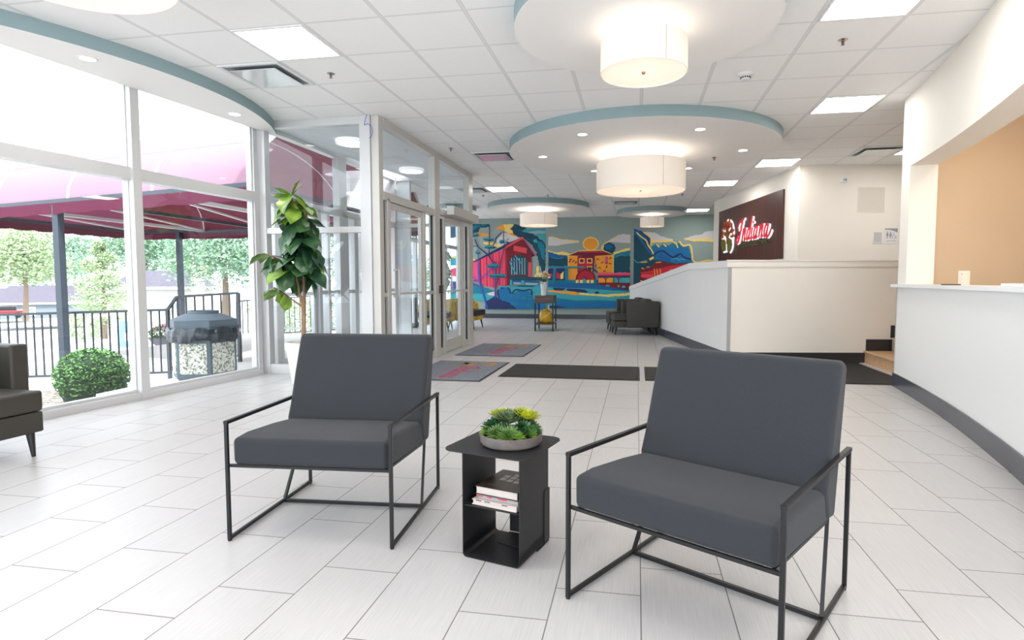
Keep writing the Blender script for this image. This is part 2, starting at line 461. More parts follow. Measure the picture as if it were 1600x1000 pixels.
# outer entrance wall of the vestibule
f = MB(); OX = lambda y: -4.40+(y-6.17)*.02
def oseg(y0, y1, z0, z1, d=.05): f.prism([(OX(y0)-d, y0), (OX(y0)+d, y0), (OX(y1)+d, y1), (OX(y1)-d, y1)], z0, z1)
for y0, y1 in ((6.42, 6.50), (7.37, 7.44), (7.60, 7.66), (7.93, 8.18), (8.36, 8.44), (9.35, 9.42), (9.80, 9.98)): oseg(y0, y1, 0, 2.1)
oseg(7.93, 8.15, 2.1, CE); oseg(9.85, 9.98, 2.1, CE)
oseg(6.3, 9.98, 2.06, 2.16); oseg(6.3, 9.98, CE-.08, CE); oseg(7.44, 7.93, .0, .1, .03); oseg(9.42, 9.8, 0, .1, .03)
oseg(7.44, 7.93, .93, .98, .03); oseg(9.42, 9.8, .93, .98, .03); oseg(8.18, 8.36, .93, .98, .03); oseg(6.3, 6.42, 0, .1, .03)
struct(f.build('trim_5', M_frame))
g = MB()
for y in (6.50, 7.66, 8.18, 9.42): g.box(OX(y)-.02, OX(y)+.02, y+.0, y+.022, .1, 2.06)
struct(g.build('trim_6', M_gasket))
struct(MB().prism([(OX(6.3)-.003, 6.3), (OX(6.3)+.003, 6.3), (OX(9.9)+.003, 9.9), (OX(9.9)-.003, 9.9)], 2.15, CE-.07).build('window_20', M_glass))
struct(MB().prism([(OX(7.44)-.003, 7.44), (OX(7.44)+.003, 7.44), (OX(8.2)+.003, 8.36), (OX(8.2)-.003, 8.36)], .08, 2.1).build('window_21', M_glass))
for nm, y0, y1 in (('door_3', 6.52, 7.36), ('door_4', 8.46, 9.34)):
    f2 = MB(); x = OX(y0); s = .07
    f2.box(x-.022, x+.022, y0, y0+s, .01, 2.05); f2.box(x-.022, x+.022, y1-s, y1, .01, 2.05)
    f2.box(x-.022, x+.022, y0+s, y1-s, .01, .14); f2.box(x-.022, x+.022, y0+s, y1-s, 1.98, 2.05)
    d = struct(f2.build(nm, M_frame))
    MB().box(x-.003, x+.003, y0+s, y1-s, .13, 2.0).build('pane', M_glass, d)
    MB().box(x+.03, x+.06, y0+s, y1-s, .92, .97).build('push_bar', M_frame, d)
# vestibule rear glazing
f = MB(); f.box(-4.33, -2.98, 9.88, 9.96, 0, .1); f.box(-4.33, -2.98, 9.88, 9.96, CE-.08, CE-.03); f.box(-4.33, -2.98, 9.88, 9.96, 2.08, 2.14)
w = struct(f.build('window_4', M_frame)); MB().box(-4.33, -2.98, 9.917, 9.923, .1, CE-.06).build('pane', M_glass, w)

# soffit above the window wall : arc of a large circle clipped by the wall
cx, cy, R_, zb = -6.9, 4.94, 3.0, 2.872
arc = []
N = 64
for i in range(N+1):
    t = -PI/2+PI*i/N*1.0
    x, y = cx+R_*math.cos(t), cy+R_*math.sin(t)
    if x > wl(y)+.03: arc.append((x, y))
poly = arc+[(wl(arc[-1][1])+.03, arc[-1][1]), (wl(arc[0][1])+.03, arc[0][1])]
nA = len(poly)
vs = [(p[0], p[1], zb) for p in poly]+[(p[0], p[1], CE-.001) for p in poly]
so = MB(); so.add(vs, [tuple(range(nA-1, -1, -1))], 0)
so.add(vs, [(i, (i+1) % nA, nA+(i+1) % nA, nA+i) for i in range(nA)], 1)
so.add(vs, [tuple(range(nA, 2*nA))], 0)
struct(so.build('ceiling_soffit', [M_disc, M_teal], smooth=30))

# ceiling discs
def disc(name, x, y, r, z, label):
    vs = []; n = 96
    m = MB()
    for zz in (z, CE-.001): vs += [(x+r*math.cos(2*PI*k/n), y+r*math.sin(2*PI*k/n), zz) for k in range(n)]
    m.add(vs, [tuple(range(n-1, -1, -1)), tuple(range(n, 2*n))], 0)
    m.add(vs, [(i, (i+1) % n, n+(i+1) % n, n+i) for i in range(n)], 1)
    o = m.build(name, [M_disc, M_teal], smooth=30)
    return tag(o, label, 'ceiling disc', 'round teal-edged ceiling clouds')
disc('ceiling_disc', .03, 4.20, .905, 2.862, 'white round ceiling disc nearest the camera, above the first drum lamp')
disc('ceiling_disc', .033, 8.152, 1.795, 2.861, 'largest white ceiling disc with teal edge and a ring of downlights')
disc('ceiling_disc', -2.395, 14.051, 1.232, 2.865, 'white ceiling disc with teal edge over the covered bridge painting')
disc('ceiling_disc', .368, 15.653, .908, 2.869, 'small white ceiling disc with teal edge near the wood sign wall')
disc('ceiling_disc', -4.62, 14.1, .62, 2.865, 'small teal-edged ceiling disc mostly hidden behind the entrance frame')

# drum lamps
M_shade = translucent_mat('lamp_shade_linen', (240, 234, 226), .12, emit=.08, ecol=(255, 240, 228))
M_diff = translucent_mat('lamp_diffuser', (246, 238, 228), .25, emit=.22, ecol=(255, 243, 232))
M_seam = mat('shade_seam', (205, 196, 188), .7)
M_brass = mat('brass_finial', (170, 120, 90), .3, metal=1)
def drum(x, y, r, zt, zb, zc, label, power):
    t = thing('drum_lamp', label, 'ceiling lamp', (x, y, zb), 0, 'drum lamps under the ceiling')
    h = zt-zb; n = 64
    MB().lathe([(r-.006, 0), (r, 0), (r, h), (r-.006, h), (r-.006, 0.001)], n).build('lamp_shade', M_shade, t, smooth=40)
    MB().lathe([(0.0001, .012), (r-.008, .012), (r-.008, .018), (0.0001, .018)], n).build('diffuser', M_diff, t, smooth=40)
    MB().lathe([(.0001, 0), (.012, 0), (.014, .012), (.0001, .012)], 16).build('finial', M_brass, t, smooth=40)
    MB().lathe([(.008, .018), (.008, zc-zb-.02), (.07, zc-zb-.02), (.07, zc-zb), (.0001, zc-zb)], 24).build('stem', M_white, t, smooth=40)
    a = math.radians(-62)
    MB().box(r*math.cos(a)-.004, r*math.cos(a)+.004, r*math.sin(a)-.0025, r*math.sin(a)+.002, 0.002, h-.002).build('seam', M_seam, t)
    for k in range(3):
        b = 2*PI*k/3+.5
        MB().bar((0, 0, h-.01), ((r-.004)*math.cos(b), (r-.004)*math.sin(b), h-.01), .006).build('spider_arm', M_white, t)
    ld = bpy.data.lights.new('bulb', 'POINT'); ld.energy = power*K_POINT; ld.color = (1, .9, .8); ld.shadow_soft_size = min(.12, h*.3)
    lo = bpy.data.objects.new('bulb', ld); COL.objects.link(lo); lo.parent = t; lo.location = (0.0, 0, h*.5)
    return t
drum(.03, 4.20, .300, 2.776, 2.560, 2.862, 'white drum ceiling lamp nearest the camera, on the nearest disc', 2)
drum(.035, 8.152, .602, 2.718, 2.344, 2.861, 'largest white drum ceiling lamp, hanging under the ring of downlights', 12)
drum(-2.384, 14.051, .459, 2.74, 2.465, 2.865, 'white drum ceiling lamp in front of the covered bridge painting', 9)
drum(.377, 15.653, .310, 2.786, 2.55, 2.869, 'small white drum ceiling lamp farthest from camera, right of centre', 4)
drum(-2.64, 2.36, .46, 2.84, 2.56, CE, 'white drum ceiling lamp cut by the upper left picture edge', 9)

# downlights
def downlight(x, y, z, label, g, r=.055):
    t = thing('downlight', label, 'downlight', (x, y, z), 0, g)
    MB().lathe([(r, -.004), (r+.014, -.004), (r+.016, .0), (r, .0)], 28).build('trim_ring', M_white, t, smooth=40)
    MB().lathe([(.0001, -.003), (r, -.003), (r, -.0005), (.0001, -.0005)], 28).build('lens', M_down, t, smooth=40)
    ld = bpy.data.lights.new('downlight_beam', 'SPOT'); ld.energy = K_DOWN; ld.spot_size = math.radians(120); ld.spot_blend = .9; ld.color = (1, .94, .86); ld.shadow_soft_size = .05
    lo = bpy.data.objects.new('downlight_beam', ld); COL.objects.link(lo); lo.parent = t; lo.location = (0, 0, -.012)
for x, y, lb in ((-.659, 6.996, 'front left'), (.699, 6.996, 'front right'), (-1.324, 8.142, 'far left'), (1.38, 8.207, 'far right'), (.762, 9.34, 'rear right'), (-.68, 9.31, 'rear left')):
    downlight(x, y, 2.861, 'small round recessed downlight, %s one in the largest disc' % lb, 'downlights in the large disc')
downlight(-4.307, 4.007, 2.872, 'recessed downlight in the curved soffit nearer the left picture edge', 'downlights in the soffit')
downlight(-4.199, 5.569, 2.872, 'recessed downlight in the curved soffit nearer the vestibule', 'downlights in the soffit')

# ceiling troffers
def cellxy(i, j): return .025+.6096*i, 3.96+.6096*j
def troffer(i, j, label, j1=None):
    x, y = cellxy(i, j); s = .6096
    t = thing('ceiling_light', label, 'ceiling light', (x+s/2, y+s/2, CE), 0, 'square light panels in the ceiling')
    f = MB()
    for a, b, c, d in ((-s/2+.012, s/2-.012, -s/2+.008, -s/2+.03), (-s/2+.012, s/2-.012, s/2-.03, s/2-.008), (-s/2+.012, -s/2+.03, -s/2+.03, s/2-.03), (s/2-.03, s/2-.012, -s/2+.03, s/2-.03)):
        f.box(a, b, c, d, -.010, -.001)
    f.build('frame', M_white, t)
    MB().box(-s/2+.03, s/2-.03, -s/2+.03, s/2-.03, -.006, -.001).build('diffuser', M_panel, t)
troffer(-5, 0, 'bright square ceiling panel beside the curved window soffit')
troffer(2, 0, 'bright square ceiling panel cut by the top picture edge')
troffer(3, 4, 'bright square ceiling panel above the top corner of the curved reception wall')
troffer(3, 9, 'bright square ceiling panel in front of the wood sign wall corner')
troffer(2, 12, 'bright square ceiling panel left of the wood sign board top')
troffer(2, 19, 'farthest bright square ceiling panel by the mural wall corner')
troffer(6, 8, 'bright ceiling panel half hidden behind the curved reception wall')
troffer(-5, 12, 'bright square ceiling panel left of the covered bridge disc')
# unseen panels added behind the viewer, number set by near floor brightness
for i, j in ((-3, -4), (2, -5)): troffer(i, j, 'added unseen square ceiling panel over the seating behind the viewer')

# supply vents
M_vent = mat('vent_white', (222, 224, 226), .35)
M_vdark = mat('vent_dark', (120, 128, 134), .6)
def vent(i, j, label):
    x, y = cellxy(i, j); s = .6096
    t = thing('ceiling_vent', label, 'air vent', (x+s/2, y+s/2, CE), 0, 'square air vents in the ceiling')
    f = MB(); a = s/2-.012
    for x0, x1, y0, y1 in ((-a, a, -a, -a+.03), (-a, a, a-.03, a), (-a, -a+.03, -a+.03, a-.03), (a-.03, a, -a+.03, a-.03)): f.box(x0, x1, y0, y1, -.012, -.001)
    f.build('frame', M_vent, t)
    MB().box(-a+.03, a-.03, -a+.03, a-.03, -.004, -.001).build('throat', M_vdark, t)
    b = MB(); c = a-.075
    b.box(-c, c, -c, c, -.03, -.024); b.build('face_plate', mat('vent_plate', (224, 228, 230), .12, metal=.3), t)
    MB().box(-.01, .01, -.01, .01, -.024, -.004).build('post', M_vent, t)
vent(-6, 1, 'square ceiling vent with gloss plate beside the curved window soffit')
vent(-4, 7, 'square ceiling vent at the left rim of the largest disc')
vent(-6, 12, 'square ceiling vent above the automatic door opener')
vent(-1, 16, 'small far ceiling vent behind the largest drum lamp')
vent(5, 8, 'square ceiling vent near the reception wall top corner')
# sprinklers
M_sprk = mat('sprinkler_brass', (120, 90, 80), .4, metal=.6)
def sprinkler(x, y, z, label, s=1.0):
    t = thing('sprinkler', label, 'sprinkler', (x, y, z), 0, 'fire sprinklers in the ceiling')
    MB().lathe([(.0001, -.004), (.034*s, -.003), (.036*s, -.0003), (.0001, -.0003)], 20).build('escutcheon', M_chrome, t, smooth=40)
    m = MB(); m.tube([(0, 0, 0), (0, 0, -.03*s)], .007*s, 8); m.bar((.012*s, 0, -.006), (.005*s, 0, -.036*s), .004*s); m.bar((-.012*s, 0, -.006), (-.005*s, 0, -.036*s), .004*s)
    m.build('frame', M_sprk, t)
    MB().lathe([(.0001, -.04*s), (.013*s, -.04*s), (.013*s, -.037*s), (.0001, -.037*s)], 12).build('deflector', M_sprk, t)
sprinkler(-2.74, 4.933, CE, 'fire sprinkler beside the near ceiling vent, left of centre')
sprinkler(1.552, 4.939, CE, 'fire sprinkler beside the ceiling panel cut by the top edge')
sprinkler(-2.60, 7.926, CE, 'fire sprinkler above the entrance transom glass')
sprinkler(1.06, 8.60, 2.861, 'fire sprinkler in the largest disc, right of the big lamp')
sprinkler(.939, 12.876, CE, 'fire sprinkler behind the right rim of the big drum lamp')
sprinkler(-3.318, 12.329, CE, 'fire sprinkler left of the covered bridge disc')
def smoke(x, y, z, label):
    t = thing('smoke_detector', label, 'smoke detector', (x, y, z), 0, 'smoke detectors on the ceiling')
    MB().lathe([(.0001, -.02), (.06, -.018), (.072, -.0005), (.0001, -.0005)], 28).build('base', M_white, t, smooth=30)
    MB().lathe([(.0001, -.058), (.03, -.056), (.04, -.048), (.044, -.028), (.05, -.02), (.0001, -.02)], 28).build('head', M_white, t, smooth=30)
    v = MB()
    for k in range(14):
        a = 2*PI*k/14; v.M = Matrix.Rotation(a, 4, 'Z'); v.box(.0405, .045, -.0055, .0055, -.045, -.031)
    v.build('slots', M_gasket, t)
smoke(.945, 5.576, CE, 'white round smoke detector between the two nearest discs')
smoke(-1.95, 13.1-.6, CE, 'white smoke detector right of the covered bridge disc')
t = thing('security_camera', 'small white security camera on the ceiling by the mural top corner', 'security camera', (-4.86, 16.6, CE))
MB().lathe([(.0001, -.02), (.05, -.02), (.055, -.0005), (.0001, -.0005)], 20).build('base', M_white, t, smooth=30)
MB().tube([(0, .05, -.09), (0, -.1, -.12)], .04, 16).build('housing', M_white, t, smooth=30)
MB().tube([(0, 0, -.02), (0, .03, -.09)], .012, 8).build('arm', M_white, t)
MB().tube([(0, -.1, -.12), (0, -.105, -.121)], .03, 16).build('lens', M_gasket, t)

# round vestibule ceiling lights
M_ring = mat('light_ring', (250, 252, 255), .4, emit=((255, 255, 255), .35))
M_vl = mat('vestibule_lens', (255, 255, 255), .5, emit=((250, 252, 255), 4.5))
for x, y, lb in ((-3.70, 7.15, 'near'), (-3.66, 9.1, 'far')):
    t = thing('flush_light', 'round flush ceiling light in the vestibule, %s one' % lb, 'ceiling light', (x, y, CE-.03), 0, 'round vestibule ceiling lights')
    MB().lathe([(.17, -.05), (.20, -.05), (.20, -.001), (.17, -.001)], 40).build('ring', M_ring, t, smooth=40)
    MB().lathe([(.0001, -.055), (.17, -.045), (.17, -.002), (.0001, -.002)], 40).build('lens', M_vl, t, smooth=40)

# ------------------------------------------------------------------ right side walls
# half wall beside the ramp : sloped cap then level
def rampP(s, off=0):
    n = Vector((RAMP_D.y, -RAMP_D.x))   # towards +x
    p = RAMP_K+RAMP_D*s+n*off
    return p.x, p.y
E_ = Vector((3.09, 8.436))
ed = (E_-RAMP_K).normalized(); en = Vector((-ed.y, ed.x))
prof = [(0, 1.297), (1.88, 1.312), (7.885, .868)]
capz = [(0, 1.392), (1.88, 1.415), (7.885, .971)]
mb = MB()
def slab(m, prof_lo, prof_hi, off0, off1):
    for (s0, a0), (s1, a1), (_, b0), (_, b1) in zip(prof_lo[:-1], prof_lo[1:], prof_hi[:-1], prof_hi[1:]):
        p = [rampP(s0, off0), rampP(s0, off1), rampP(s1, off1), rampP(s1, off0)]
        vs = [(*p[0], a0), (*p[1], a0), (*p[2], a1), (*p[3], a1), (*p[0], b0), (*p[1], b0), (*p[2], b1), (*p[3], b1)]
        m.add(vs, [(3, 2, 1, 0), (4, 5, 6, 7), (0, 1, 5, 4), (1, 2, 6, 5), (2, 3, 7, 6), (3, 0, 4, 7)])
slab(mb, [(s, 0) for s, z in prof], prof, 0, .12)
struct(mb.build('wall_ramp', M_wallw))
mb = MB(); slab(mb, prof, capz, -.018, .138)
mb2 = [rampP(0, -.018)]
struct(mb.build('trim_7', M_wallw))
# level half wall facing the camera
def lvl(s, off): p = RAMP_K+ed*s+en*off; return p.x, p.y
LL = 3.2
mb = MB(); mb.prism([lvl(.02, 0), lvl(LL, 0), lvl(LL, .12), lvl(.02, .12)], 0, 1.30); struct(mb.build('wall_landing', M_wall))
mb = MB(); mb.prism([lvl(-.018, -.02), lvl(LL+.02, -.02), lvl(LL+.02, .14), lvl(0.02, .14)], 1.305, 1.38)
mb.prism([lvl(-.03, -.032), lvl(LL+.03, -.032), lvl(LL+.03, .152), lvl(0.02, .152)], 1.38, 1.40)
mb.prism([lvl(-.0, -.006), lvl(LL, -.006), lvl(LL, 0), lvl(0, 0)], 1.29, 1.305)
struct(mb.build('trim_8', M_wall, bevel=.004, bseg=2))
struct(MB().prism([lvl(-.006, -.008), lvl(.045, -.008), lvl(.045, .0), lvl(-.0, .0)], .15, 1.297).build('trim_9', mat('corner_guard_grey', (168, 168, 166), .5)))
mb = MB(); mb.prism([lvl(0, -.012), lvl(1.893, -.012), lvl(1.893, 0), lvl(0, 0)], 0, .148)
struct(mb.build('baseboard_landing', mat('baseboard_black', (48, 48, 50), .35)))
mb = MB(); slab(mb, [(0, 0), (7.885, 0)], [(0, .15), (7.885, .15)], -.014, 0); struct(mb.build('baseboard_ramp', M_base))

# stairs between the landing wall and the reception wall (rise towards +x)
M_wood = stripe_mat('stair_oak', (196, 158, 118), (216, 182, 142), (3, 30, 30), .45)
st = struct(MB().box(3.05, 3.11, 6.9, 8.42, 0, .148).build('floor_step', M_wood))
mb = MB(); mb.box(3.03, 3.42, 6.9, 8.42, .148, .178); mb.build('tread', M_wood, st, bevel=.008)
mb = MB(); mb.box(3.40, 3.44, 6.9, 8.42, .178, .33); mb.box(3.38, 3.80, 6.9, 8.42, .33, .36); mb.box(3.78, 3.82, 6.9, 8.42, .36, .51); mb.box(3.76, 6.4, 6.9, 8.42, .51, .54)
mb.build('upper_steps', M_wood, st, bevel=.006)
struct(MB().box(2.98, 3.05, 6.9, 8.45, 0, .012).build('trim_10', mat('stair_edge_tile', (205, 198, 192), .5)))
# stair side wall continuing the landing wall line, with stepped black skirting
mb = MB()
for a_, b_, c_, d_ in ((1.875, 2.215, .17, .33), (2.20, 2.58, .35, .52), (2.57, 3.2, .53, .70)): mb.prism([lvl(a_, -.02), lvl(b_, -.02), lvl(b_, .0), lvl(a_, 0)], c_, d_)
struct(mb.build('baseboard_stair', mat('baseboard_black', (48, 48, 50), .35)))

# sign wall and the wall behind the landing
SF = Vector((1.773, 14.236)); SN = Vector((2.57, 10.033)); sd = (SN-SF).normalized(); sn = Vector((-sd.y, sd.x))  # sn towards +x side
if sn.x < 0: sn = -sn
mb = MB()
mb.prism([tuple(SF), tuple(SN), tuple(SN+Vector((.14, .16))), tuple(SF+sn*.14)], 0, CE)
struct(mb.build('wall_sign', M_wall))
mb = MB(); mb.prism([tuple(SN), (6.5, 10.56), (6.5, 10.75), (SN.x+.03, SN.y+.18)], 0, CE)
struct(mb.build('wall_landing_back', M_wall))
mb = MB(); mb.prism([tuple(SF), tuple(SF+sn*.14), (6.4, 14.6), (6.4, 14.4)], 0, CE)
struct(mb.build('wall_side', M_wall))
struct(MB().box(6.4, 6.5, 6.8, 17.0, 0, CE).build('wall_side_2', M_wall))
mb = MB(); mb.prism([(5.1, 6.66), (5.1, 6.9), (6.45, 6.9), (6.45, 6.66)], 0, CE); struct(mb.build('wall_office_2', M_wall))

# curved reception wall
CW = [-.0240766, .43407782, .88516682]
cwx = lambda y: CW[0]*y*y+CW[1]*y+CW[2]
def cw(y, off):
    d = 2*CW[0]*y+CW[1]; n = Vector((1, -d)).normalized()
    return cwx(y)+n.x*off, y+n.y*off
def arcwall(m, y0, y1, o0, o1, z0, z1, n=28, mi=0):
    a = [cw(y0+(y1-y0)*i/n, o0) for i in range(n+1)]; b = [cw(y0+(y1-y0)*i/n, o1) for i in range(n+1)]
    vs = [(*p, z) for z in (z0, z1) for p in a+b]; N2 = 2*(n+1); fs = []
    for i in range(n):
        fs += [(i, i+1, N2+i+1, N2+i), (n+1+i+1, n+1+i, N2+n+1+i, N2+n+1+i+1), (i+1, i, n+1+i, n+2+i), (N2+i, N2+i+1, N2+n+2+i, N2+n+1+i)]
    fs += [(0, N2, N2+n+1, n+1), (n, 2*n+1, N2+2*n+1, N2+n)]
    m.add(vs, fs, mi)
YE = 6.66; YS = 1.9
M_recw = mat('reception_wall_white', (232, 232, 231), .45)
mb = MB(); arcwall(mb, YS, YE, 0, .20, 0, 1.05); struct(mb.build('wall_right', M_recw, smooth=30))
mb = MB(); arcwall(mb, YS, YE, 0, .24, 2.265, CE-.001); arcwall(mb, 6.40, YE, 0.0, .24, 1.084, 2.27, 3)
struct(mb.build('wall_right_upper', M_wall, smooth=30))
mb = MB(); arcwall(mb, YS, YE+.02, -.014, 0, 0, .142); struct(mb.build('baseboard_right', M_base, smooth=30))
mb = MB(); arcwall(mb, YS, YE+.06, -.05, .22, 1.052, 1.082)
tag(mb.build('reception_counter', mat('counter_white', (236, 237, 239), .3), smooth=30), 'long white curved reception countertop ledge in the wall opening', 'counter')
gx, gy = cw(YE, 0)
struct(MB().box(gx-.004, gx+.02, gy, gy+.012, .142, 1.25).build('trim_11', mat('corner_guard_grey', (168, 168, 166), .5)))
# office behind the counter
mb = MB()
a = cw(6.42, .24)
mb.prism([(a[0], a[1]), (a[0]+.0, a[1]+.24), (5.2, 6.9), (5.2, 6.66)], 0, CE)
mb.prism([(4.05, 6.75), (4.2, 6.75), (3.6, .9), (3.45, .9)], 0, CE)
struct(mb.build('wall_office', M_orange))
ld = bpy.data.lights.new('office_lamp', 'AREA'); ld.shape = 'RECTANGLE'; ld.size = .6; ld.size_y = 2.4; ld.energy = 26; ld.color = (1, .88, .7)
lo = bpy.data.objects.new('office_lamp', ld); COL.objects.link(lo); lo.location = (3.25, 4.3, CE-.05)

# ------------------------------------------------------------------ wall fittings on the landing wall (plane y about 10.2)
def wy(x): return 10.033+(x-2.57)*(10.56-10.033)/(6.5-2.57)
def onwall(x, z, name, label, cat):
    return thing(name, label, cat, (x, wy(x), z), math.atan2(.527, 3.93))
t = onwall(3.27, 2.74, 'thermostat', 'small white thermostat high on the cream landing wall', 'thermostat')
MB().box(-.055, .055, -.022, 0, -.04, .04).build('housing', M_white, t, bevel=.004)
MB().box(-.03, .03, -.024, -.021, -.02, .02).build('screen', mat('lcd_blue', (120, 165, 195), .3), t)
MB().box(.01, .03, -.0248, -.0238, -.02, .02).build('display_bar', mat('lcd_dark', (60, 80, 90), .3), t)
t = onwall(3.70, 2.42, 'access_panel', 'large flush square access panel painted like the wall', 'access panel')
f = MB()
for b in ((-.21, .21, -.004, 0, -.20, -.185), (-.21, .21, -.004, 0, .185, .20), (-.21, -.195, -.004, 0, -.185, .185), (.195, .21, -.004, 0, -.185, .185)): f.box(*b)
f.build('frame', mat('panel_cream', (216, 210, 200), .6), t, bevel=.001)
MB().box(-.19, .19, -.002, 0, -.18, .18).build('door', mat('panel_cream', (216, 210, 200), .6), t)
t = onwall(3.82, 1.82, 'wall_plate', 'square grey plate on the landing wall left of the restroom sign', 'wall plate')
MB().box(-.075, .075, -.012, 0, -.10, .10).build('plate', M_white, t, bevel=.004)
MB().box(-.06, .06, -.015, -.011, -.08, .08).build('grille', mat('plate_grey', (196, 197, 198), .5), t, bevel=.002)
t = onwall(4.03, 1.84, 'restroom_sign', 'white and grey sign with restroom pictograms on the landing wall', 'sign')
MB().box(-.10, .10, -.008, 0, -.125, .125).build('board', M_white, t, bevel=.002)
M_sg = mat('sign_grey', (150, 152, 160), .5)
SM = Matrix.Rotation(PI/2, 4, 'X')      # xy drawing -> xz plane facing -y
m = MB(); m.M = Matrix.Translation((0, -.008, 0)) @ SM
top = [(-.10, .125)]+[(-.10+.2*i/10, .105-.05*(i/10)**2.2) for i in range(11)]+[(.10, .125)]
m.prism(top, 0, .001); m.build('corner_band', M_sg, t)
m = MB(); m.M = Matrix.Translation((0, -.008, 0)) @ SM
def man(x, skirt):
    m.prism([(x+.011*math.cos(a), .062+.011*math.sin(a)) for a in [2*PI*k/10 for k in range(10)]], 0, .0015)
    if skirt: m.prism([(x-.012, .047), (x+.012, .047), (x+.022, .0), (x-.022, .0)], 0, .0015)
    else: m.prism([(x-.017, .047), (x+.017, .047), (x+.017, .005), (x-.017, .005)], 0, .0015)
    m.prism([(x-.010, .005), (x-.002, .005), (x-.002, -.035), (x-.010, -.035)], 0, .0015); m.prism([(x+.002, .005), (x+.010, .005), (x+.010, -.035), (x+.002, -.035)], 0, .0015)
man(-.06, False); man(-.01, True)
def strokes(m, pts, w, z0, z1, mi=0):
    L, R = ribbon(pts, w)
    for i in range(len(L)-1): m.prism([L[i], L[i+1], R[i+1], R[i]], z0, z1, mi)
strokes(m, [(.045+.026*math.cos(a), -.012+.026*math.sin(a)) for a in [math.radians(d) for d in range(110, 390, 20)]], .006, 0, .0015)
strokes(m, [(.042, .04), (.045, .005), (.068, .005), (.08, -.03)], .007, 0, .0015)
m.prism([(.042+.008*math.cos(a), .052+.008*math.sin(a)) for a in [2*PI*k/8 for k in range(8)]], 0, .0015)
m.build('pictograms', M_sg, t)
text_mesh('lettering', 'RESTROOM', .026, M_sg, t, Matrix.Translation((0, -.009, -.078)) @ SM, .0005, width=.14)

# ------------------------------------------------------------------ wooden sign board with the logo
ang = math.atan2(sd.y, sd.x)
sb = thing('sign_board', 'dark walnut board with a lit tree logo and red script name', 'sign', (SF.x, SF.y, 0), ang)
# local x along the wall, -y out into the room
out = -1
M_walnut = stripe_mat('walnut_veneer', (52, 26, 24), (88, 46, 38), (26, 1, .8), .4)
MB().box(.47, 3.76, -.035, 0, 1.50, 2.682).build('board', M_walnut, sb)
SB = Matrix.Translation((0, -.036, 0)) @ SM
def letters():
    """script word drawn with strokes, baseline 0, x height .22, cap .44"""
    S = []
    sl = .34
    def g(x0, pts, w=.045):
        S.append(([(x0+p[0]+p[1]*sl, p[1]) for p in smooth_pts(pts, 4)], w))
    # I with swashes
    g(0, [(-.02, .10), (-.07, .04), (-.04, -.03), (.03, -.01), (.07, .12), (.09, .30), (.10, .42)], .06)
    g(0, [(-.06, .22), (-.10, .30), (-.05, .38), (.03, .39), (.10, .42), (.16, .44)], .05)
    # n
    g(.20, [(.0, .24), (.02, .12), (.02, .0)]); g(.20, [(.02, .05), (.07, .22), (.12, .21), (.12, .08), (.13, .0), (.18, .03)])
    # d
    g(.42, [(.10, .20), (.03, .21), (.0, .11), (.03, .0), (.09, .03), (.12, .12)]); g(.42, [(.12, .44), (.12, .2), (.12, .03), (.17, .02)], .05)
    # i
    g(.63, [(.0, .22), (.0, .10), (.02, .0), (.07, .03)]); g(.63, [(.0, .30), (.0, .34)], .05)
    # a
    g(.74, [(.10, .20), (.03, .21), (.0, .11), (.03, .0), (.09, .03), (.12, .12)]); g(.74, [(.12, .22), (.12, .08), (.13, .0), (.18, .03)])
    # n
    g(.97, [(.0, .24), (.02, .12), (.02, .0)]); g(.97, [(.02, .05), (.07, .22), (.12, .21), (.12, .08), (.13, .0), (.18, .03)])
    # a
    g(1.19, [(.10, .20), (.03, .21), (.0, .11), (.03, .0), (.09, .03), (.12, .12)]); g(1.19, [(.12, .22), (.12, .08), (.14, -.02), (.22, .02), (.26, .10)])
    return S
def script(mred, mwhite, x0, y0, kx, ky, z0, dz, off, wk=1.0):
    for pts, w in letters():
        q = [(x0+p[0]*kx, y0+p[1]*ky) for p in pts]
        if mwhite is not None: strokes(mwhite, [(a+off[0], b+off[1]) for a, b in q], w*kx*wk*1.0, z0, z0+dz*.6)
        strokes(mred, q, w*kx*wk, z0+(dz*.6 if mwhite is not None else 0), z0+dz)
_sw = mat('sign_white', (250, 250, 255), .4, emit=((255, 255, 255), .5)); _sr = mat('sign_red', (190, 28, 52), .4, emit=((200, 30, 55), .25))
_LT = letters()
for _k in range(0, len(_LT), 2):
    mr = MB(); mw = MB(); mr.M = SB; mw.M = SB
    for pts, w in _LT[_k:_k+2]:
        q = [(1.74+a*1.09, 1.935+b*.98) for a, b in pts]
        strokes(mw, [(a+.045, b-.012) for a, b in q], w, 0, .018); strokes(mr, q, w, .018, .030)
    lt_ = mr.build('script_letter', _sr, sb); mw.build('letter_return', _sw, lt_)
M_olive = mat('sign_olive', (112, 108, 44), .5)
text_mesh('tagline_letters', 'CENTER FOR RECOVERY', .12, mat('sign_olive_dark', (84, 78, 48), .5), sb, Matrix.Translation((2.47, -.045, 1.825)) @ SM, .006, offset=.002, width=1.68)
